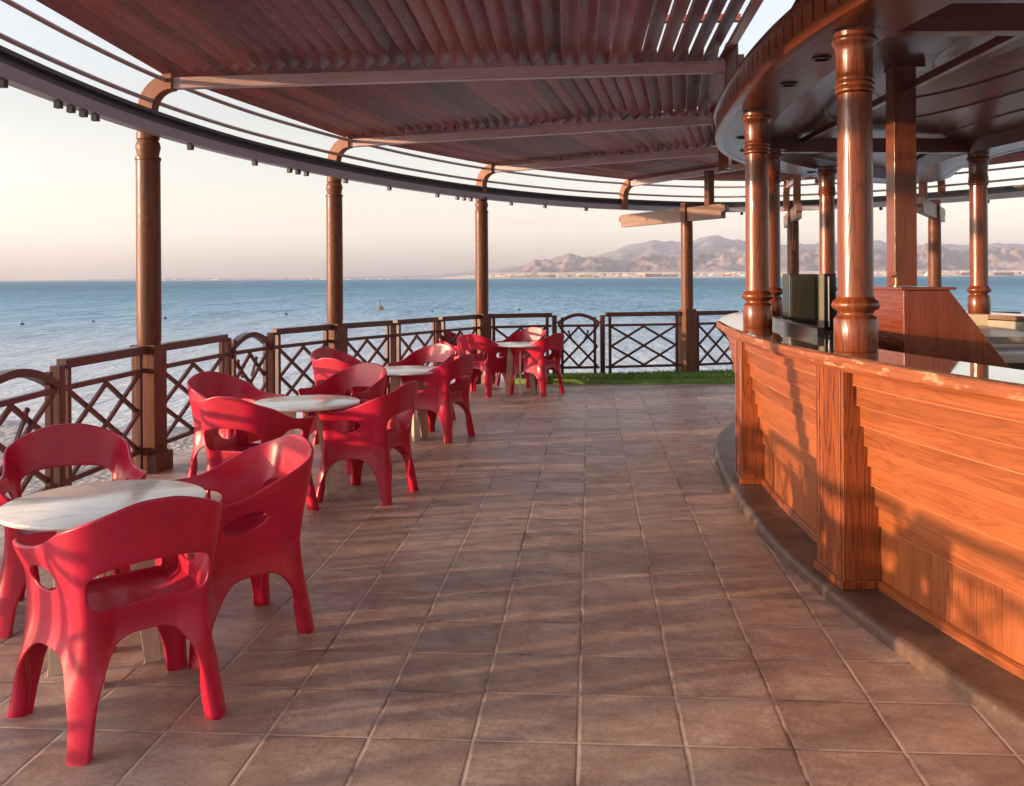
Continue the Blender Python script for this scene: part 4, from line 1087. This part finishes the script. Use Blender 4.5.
# ---------------------------------------------------------------- red moulded chairs
def sstep(a, b, x): t = min(1.0, max(0.0, (x - a) / (b - a))); return t * t * (3 - 2 * t)
def build_chair(label):
    # closed plan curve from the middle of the back, round the arms, to the middle of the front
    W, YB, YF = .243, .232, .235
    raw = []
    for k in range(0, 241):
        t = k / 240 * math.pi     # 0 back .. pi front
        cx, cy = math.sin(t), math.cos(t); nq = 4.6 if cy > 0 else 6.0
        x = W * abs(cx) ** (2 / nq) * (1 if cx >= 0 else -1); y = -(YB if cy > 0 else YF) * abs(cy) ** (2 / nq) * (1 if cy >= 0 else -1)
        raw.append(Vector((x * (1 + .13 * y / .235), y)))
    L = [0]
    for a, c in zip(raw, raw[1:]): L.append(L[-1] + (c - a).length)
    T = L[-1]
    def plan(s):
        a = abs(s); a = min(a, T); lo, hi = 0, 240
        while hi - lo > 1:
            m_ = (lo + hi) // 2
            if L[m_] <= a: lo = m_
            else: hi = m_
        f = (a - L[lo]) / max(1e-9, L[hi] - L[lo]); p = raw[lo].lerp(raw[hi], f)
        return Vector((p.x if s >= 0 else -p.x, p.y))
    # key arc positions
    s_rc = L[min(range(241), key=lambda k: abs(abs(raw[k].x / (1 + .13 * raw[k].y / .235)) - abs(raw[k].y) * W / YB) + (0 if k < 110 else 9))]        # rear corner
    s_fc = L[min(range(241), key=lambda k: abs(raw[k].y - .215) + (0 if k < 200 else 9) + (0 if raw[k].x > .18 else 9))]  # front corner
    s_mid = L[120]
    def flare(s, z):
        a = abs(s)
        low = 0.0
        back = 1 - sstep(s_rc * .6, s_mid * 1.15, a)
        up = max(0, z - .38)
        win = sstep(.16, .36, z) * (1 - sstep(.45, .60, z))
        low -= .052 * win * sstep(s_rc + .0, s_rc - .10, a) if a < s_rc else .026 * win * sstep(0, .09, a - s_rc) * sstep(0, .09, s_fc - a)
        return low + up * (.13 * back + .035) + .030 * sstep(.46, .62, z) * sstep(s_mid * .9, s_fc, a)
    def P(s, z):
        p = plan(s); e = 1e-3; q = plan(s + e); r_ = plan(s - e)
        if abs(s) > T - 2e-3 or abs(s) < 2e-3: n = Vector((0, 1 if abs(s) > T / 2 else -1))
        else:
            d = (q - r_); n = Vector((d.y, -d.x)); n.normalize()
        f = flare(s, z); v = p * (1 + .185 * max(0.0, (.40 - z) / .40) ** 1.5) + n * f
        return Vector((v.x, v.y, z))
    def top(s):
        a = abs(s)
        if a >= s_fc + .03: return .395
        t = .597 + .168 * (1 - sstep(.03, s_mid * 1.22, a)) - .012 * sstep(s_mid * .9, s_fc, a)
        t -= .012 * min(1, a / s_rc) ** 2 * (1 - sstep(s_rc, s_mid, a)); t += .010 * sstep(s_fc - .10, s_fc - .01, a)
        # rounded front end of the arm
        k = min(1, max(0, (a - s_fc + .05) / .08)); return t - (t - .395) * (1 - math.sqrt(max(0, 1 - k ** 2.6)))
    def f(s, z):
        a = abs(s)
        v = top(s) - z
        # slot under the back band
        hw, hh = s_rc - .004, .078; zc = .505 - .03 * (a / hw) ** 2 * .4
        e = (abs(a / hw) ** 4.6 + abs((z - zc) / hh) ** 3.2) ** (1 / 3.6); v = min(v, (e - 1) * .05)
        # oval under each arm
        c_ = s_rc + (s_fc - s_rc) * .60; e = math.hypot((a - c_) / .105, (z - (.497 - .08 * (a - c_))) / .047); v = min(v, (e - 1) * .04)
        # arches between the legs
        def arch(dist, hw, H, pw=2.3):
            dist = abs(dist)
            return H * max(0, 1 - (dist / hw) ** pw) ** (1 / 2.1) if dist < hw else 0
        za = max(arch(a, s_rc - .020, .340, 3.4), arch(abs(a - (s_rc + s_fc) / 2 - .004), (s_fc - s_rc) / 2 - .024, .288, 3.2), arch(T - a, T - s_fc - .030, .31, 3.0))
        v = min(v, (z - za) if za > 0 else 1)
        return v
    NS, NZ, Z1 = 300, 84, .80
    S = [-T + 2 * T * i / NS for i in range(NS)]; DZ = Z1 / NZ
    val = [[f(s, DZ * j - (0 if j else 0)) for j in range(NZ + 1)] for s in S]
    for i in range(NS):            # the arches open at the floor: no sheet at z = 0 there
        pass
    verts, vid, vsz = [], {}, []
    def vert(key, s, z):
        if key not in vid: vid[key] = len(vsz); vsz.append((s, z))
        return vid[key]
    faces = []
    ds = 2 * T / NS
    for i in range(NS):
        i2 = (i + 1) % NS
        for j in range(NZ):
            cs = [(i, j, S[i]), (i2, j, S[i] + ds), (i2, j + 1, S[i] + ds), (i, j + 1, S[i])]
            vv = [val[a][b] for a, b, _ in cs]
            if max(vv) <= 0: continue
            poly = []
            for k in range(4):
                a, b = cs[k], cs[(k + 1) % 4]; va, vb = vv[k], vv[(k + 1) % 4]
                if va > 0: poly.append(vert((a[0], a[1]), S[a[0]], DZ * a[1]))
                if (va > 0) != (vb > 0):
                    t = va / (va - vb); t = min(.97, max(.03, t))
                    key = tuple(sorted(((a[0], a[1]), (b[0], b[1]))))
                    poly.append(vert(('e', key), a[2] + (b[2] - a[2]) * t, DZ * (a[1] + (b[1] - a[1]) * t)))
            poly = list(dict.fromkeys(poly))
            if len(poly) >= 3:
                sm = S[i] + ds / 2; zm = DZ * (j + .5); a_ = abs(sm)
                if zm < .27 and not (a_ < s_rc - .06 or T - a_ < T - s_fc - .14): 
                    leg = 0 if a_ < (s_rc + s_fc) / 2 else 1
                    part = ('leg', leg, sm > 0)
                elif a_ > s_fc + .02: part = ('apron', 0, True)
                elif a_ < s_rc * 1.12: part = ('backrest', 0, True)
                else: part = ('armrest', 0, sm > 0)
                if zm < .27 and part[0] != 'leg': part = ('leg', 0 if a_ < (s_rc + s_fc) / 2 else 1, sm > 0)
                faces.append((poly, part))
    # geometry of the sheet
    pos, nor, tgt = [], [], []
    e = 2e-3
    for s, z in vsz:
        if s > T: s -= 2 * T
        p = P(s, z); dsv = (P(s + e, z) - P(s - e, z)); dzv = (P(s, z + e) - P(s, z - e)); n = dsv.cross(dzv).normalized()
        if n.dot(Vector((p.x, p.y, 0))) < 0: n = -n
        gs, gz = f(s + e, z) - f(s - e, z), f(s, z + e) - f(s, z - e)
        g3 = dsv.normalized() * (gs / max(1e-6, dsv.length)) + dzv.normalized() * (gz / max(1e-6, dzv.length))
        if z < 1e-5: g3 = Vector((0, 0, 1))
        g3 -= n * g3.dot(n)
        pos.append(p); nor.append(n); tgt.append(-g3.normalized() if g3.length > 1e-9 else Vector((0, 0, 1)))
    def thick(z, s):
        return .011 + .010 * sstep(.30, .05, z) + .004 * sstep(.5, .62, z)
    ecount = {}
    for poly, part in faces:
        for a, b in zip(poly, poly[1:] + poly[:1]): ecount.setdefault(frozenset((a, b)), []).append((a, b, part))
    parts = {}
    for poly, part in faces:
        D = parts.setdefault(part, {'v': [], 'n': [], 'f': [], 'm': {}})
        def gv(key, p, n):
            if key not in D['m']: D['m'][key] = len(D['v']); D['v'].append(p); D['n'].append(n)
            return D['m'][key]
        def outer(k): return gv(('o', k), pos[k] + nor[k] * thick(vsz[k][1], vsz[k][0]) * .5, nor[k])
        def inner(k): return gv(('i', k), pos[k] - nor[k] * thick(vsz[k][1], vsz[k][0]) * (.5 + 1.6 * sstep(.27, .1, vsz[k][1])), -nor[k])
        D['f'].append([outer(k) for k in poly]); D['f'].append([inner(k) for k in reversed(poly)])
        for a, b in zip(poly, poly[1:] + poly[:1]):
            if len(ecount[frozenset((a, b))]) == 1:
                def rim(k, q):
                    th = thick(vsz[k][1], vsz[k][0]); w = 1.6 * sstep(.27, .1, vsz[k][1]); ang = math.pi * q / 4
                    c_ = pos[k] - nor[k] * th * w * .5; r_ = th * (1 + w) / 2; bul = min(r_, .008)
                    n3 = nor[k] * math.cos(ang) + tgt[k] * math.sin(ang)
                    return gv(('r', k, q), c_ + nor[k] * r_ * math.cos(ang) + tgt[k] * bul * math.sin(ang), n3)
                ra = [outer(a)] + [rim(a, q) for q in (1, 2, 3)] + [inner(a)]; rb_ = [outer(b)] + [rim(b, q) for q in (1, 2, 3)] + [inner(b)]
                for q in range(4): D['f'].append([ra[q], ra[q + 1], rb_[q + 1], rb_[q]])
    t = thing('plastic_armchair', label, 'chair', (0, 0, 0), 'red plastic armchairs round the tables')
    def mk(name, vs, ns, fs, mat):
        me = bpy.data.meshes.new(name); me.from_pydata([tuple(p) for p in vs], [], fs); me.materials.append(mat); me.update()
        me.polygons.foreach_set('use_smooth', [True] * len(me.polygons))
        me.normals_split_custom_set_from_vertices([tuple(n) for n in ns])
        o = bpy.data.objects.new(name, me); col.objects.link(o); o.parent = t; return o
    for part in sorted(parts): mk(part[0], parts[part]['v'], parts[part]['n'], parts[part]['f'], M['plastic'])
    # dished seat
    vs, fs = [], []; NR, NA = 12, 96
    def seatpt(r, s):
        p = P(s, .40); q = Vector((p.x, p.y, 0)); q -= q.normalized() * .004
        z = .372 + .030 * r ** 4 + .012 * sstep(.6, 1, r) * (1 if q.y < .1 else 0) - .008 * (q.y * r / .25 > .6) * 0
        z -= .018 * sstep(.55, 1, r) * sstep(.10, .24, q.y)
        return Vector((q.x * r, q.y * r - .0, z))
    for i in range(NR + 1):
        for k in range(NA): vs.append(seatpt(max(.001, i / NR), -T + 2 * T * k / NA))
    for i in range(NR):
        for k in range(NA): k2 = (k + 1) % NA; fs.append([i * NA + k, (i + 1) * NA + k, (i + 1) * NA + k2, i * NA + k2])
    o_ = len(vs); base = list(vs)
    for p in base: vs.append(p - Vector((0, 0, .012)))
    fs += [[q + o_ for q in reversed(fc)] for fc in list(fs)]
    for k in range(NA): k2 = (k + 1) % NA; a = NR * NA + k; c = NR * NA + k2; fs.append([a, a + o_, c + o_, c])
    me = bpy.data.meshes.new('seat'); me.from_pydata([tuple(p) for p in vs], [], fs); me.materials.append(M['seat']); me.update()
    me.polygons.foreach_set('use_smooth', [True] * len(me.polygons)); me.set_sharp_from_angle(angle=R(50))
    o = bpy.data.objects.new('seat', me); col.objects.link(o); o.parent = t
    return t

def build_table(label):
    t = thing('round_table', label, 'table', (0, 0, 0), 'small round tables')
    b = MB(); b.lathe((0, 0, 0), [(.0, .606), (.345, .606), (.357, .610), (.36, .617), (.357, .624), (.348, .628), (.0, .628)], 72, False); b.build('tabletop', M['tabletop'], t, smooth=40)
    b = MB(); b.box((0, 0, .585), (.30, .04, .035)); b.box((0, 0, .5855), (.04, .301, .036)); b.build('cross_rail', M['leg_wood'], t)
    for k in range(4):
        a = k * math.pi / 2; c, s_ = math.cos(a), math.sin(a); b = MB(); o = 0
        # a flat board leg set radially, tapering to the floor
        pr = [(.055, .6055), (.155, .6055), (.195, .0), (.135, .0)]
        for y in (-.0105, .0105):
            for (x, z) in pr: b.v.append(Vector((x * c - y * s_, x * s_ + y * c, z)))
        n = len(pr); b.face(list(range(n)), [(p[1], p[0]) for p in pr]); b.face([n + q for q in reversed(range(n))], [(pr[q][1], pr[q][0]) for q in reversed(range(n))])
        for q in range(n): q2 = (q + 1) % n; b.face([q2, q, n + q, n + q2], [(pr[q2][1], 0), (pr[q][1], 0), (pr[q][1], .02), (pr[q2][1], .02)])
        b.build('leg', M['leg_wood'], t, bevel=.002)
    return t
TABLES = [((-1.60, 3.42), .35, 'round cream table, the biggest one, with three red chairs'), ((-1.52, 6.15), .244, 'round cream table, second along the railing'),
          ((-1.13, 8.3), .5, 'round cream table, third along the railing'), ((-.14, 11.45), .01, 'round cream table farthest away by the turf')]
pt = build_table(TABLES[0][2])
for k, (p, rz, lb_) in enumerate(TABLES):
    o = pt if k == 0 else copy_tree(pt); o.location = (p[0], p[1], 0); o.rotation_euler = (0, 0, rz); o['label'] = lb_
CHAIRS = [((-1.361, 3.058), (-.678, .735), 'red armchair seen from behind at the biggest table, closest to the camera'),
          ((-1.24, 3.78), (-.75, -.66), 'red armchair with sunlit inner back at the biggest table'),
          ((-2.06, 4.07), (.50, -.87), 'shaded purplish red armchair facing the viewer across the biggest table'),
          ((-1.085, 6.123), (-.955, .295), 'red armchair at the second table turned towards the sea, showing its arm opening'),
          ((-1.70, 5.60), (.30, .95), 'sunlit red armchair at the second table with its open back slot to the viewer'),
          ((-2.15, 6.62), (.82, -.45), 'dark shaded red armchair against the railing at the second table'),
          ((-1.46, 7.15), (-.50, -.86), 'red armchair between the second and third tables facing the viewer'),
          ((-.845, 8.33), (-.90, .43), 'red armchair at the third table on the open floor side, turned away'),
          ((-1.10, 9.3), (-.50, -.86), 'red armchair beyond the third table facing the viewer'),
          ((-1.62, 8.15), (.45, .89), 'bright backed red armchair at the third table nearest the sea railing'),
          ((-1.82, 8.92), (.82, -.5), 'dark shaded red armchair at the third table by the second tall post'),
          ((.086, 11.458), (-.818, .575), 'red armchair at the farthest table beside the turf, on the open floor side'),
          ((-.62, 11.42), (.42, .90), 'red armchair with its back to the viewer at the farthest table'),
          ((-.12, 12.4), (-.55, -.83), 'red armchair at the farthest table in front of the railing, facing the viewer'),
          ((-.92, 11.9), (.8, -.5), 'dark shaded red armchair beside the third tall post')]
pc = build_chair(CHAIRS[0][2])
for k, (p, f_, lb_) in enumerate(CHAIRS):
    o = pc if k == 0 else copy_tree(pc); o.location = (p[0], p[1], 0); o.rotation_euler = (0, 0, math.atan2(f_[1], f_[0]) - math.pi / 2); o['label'] = lb_
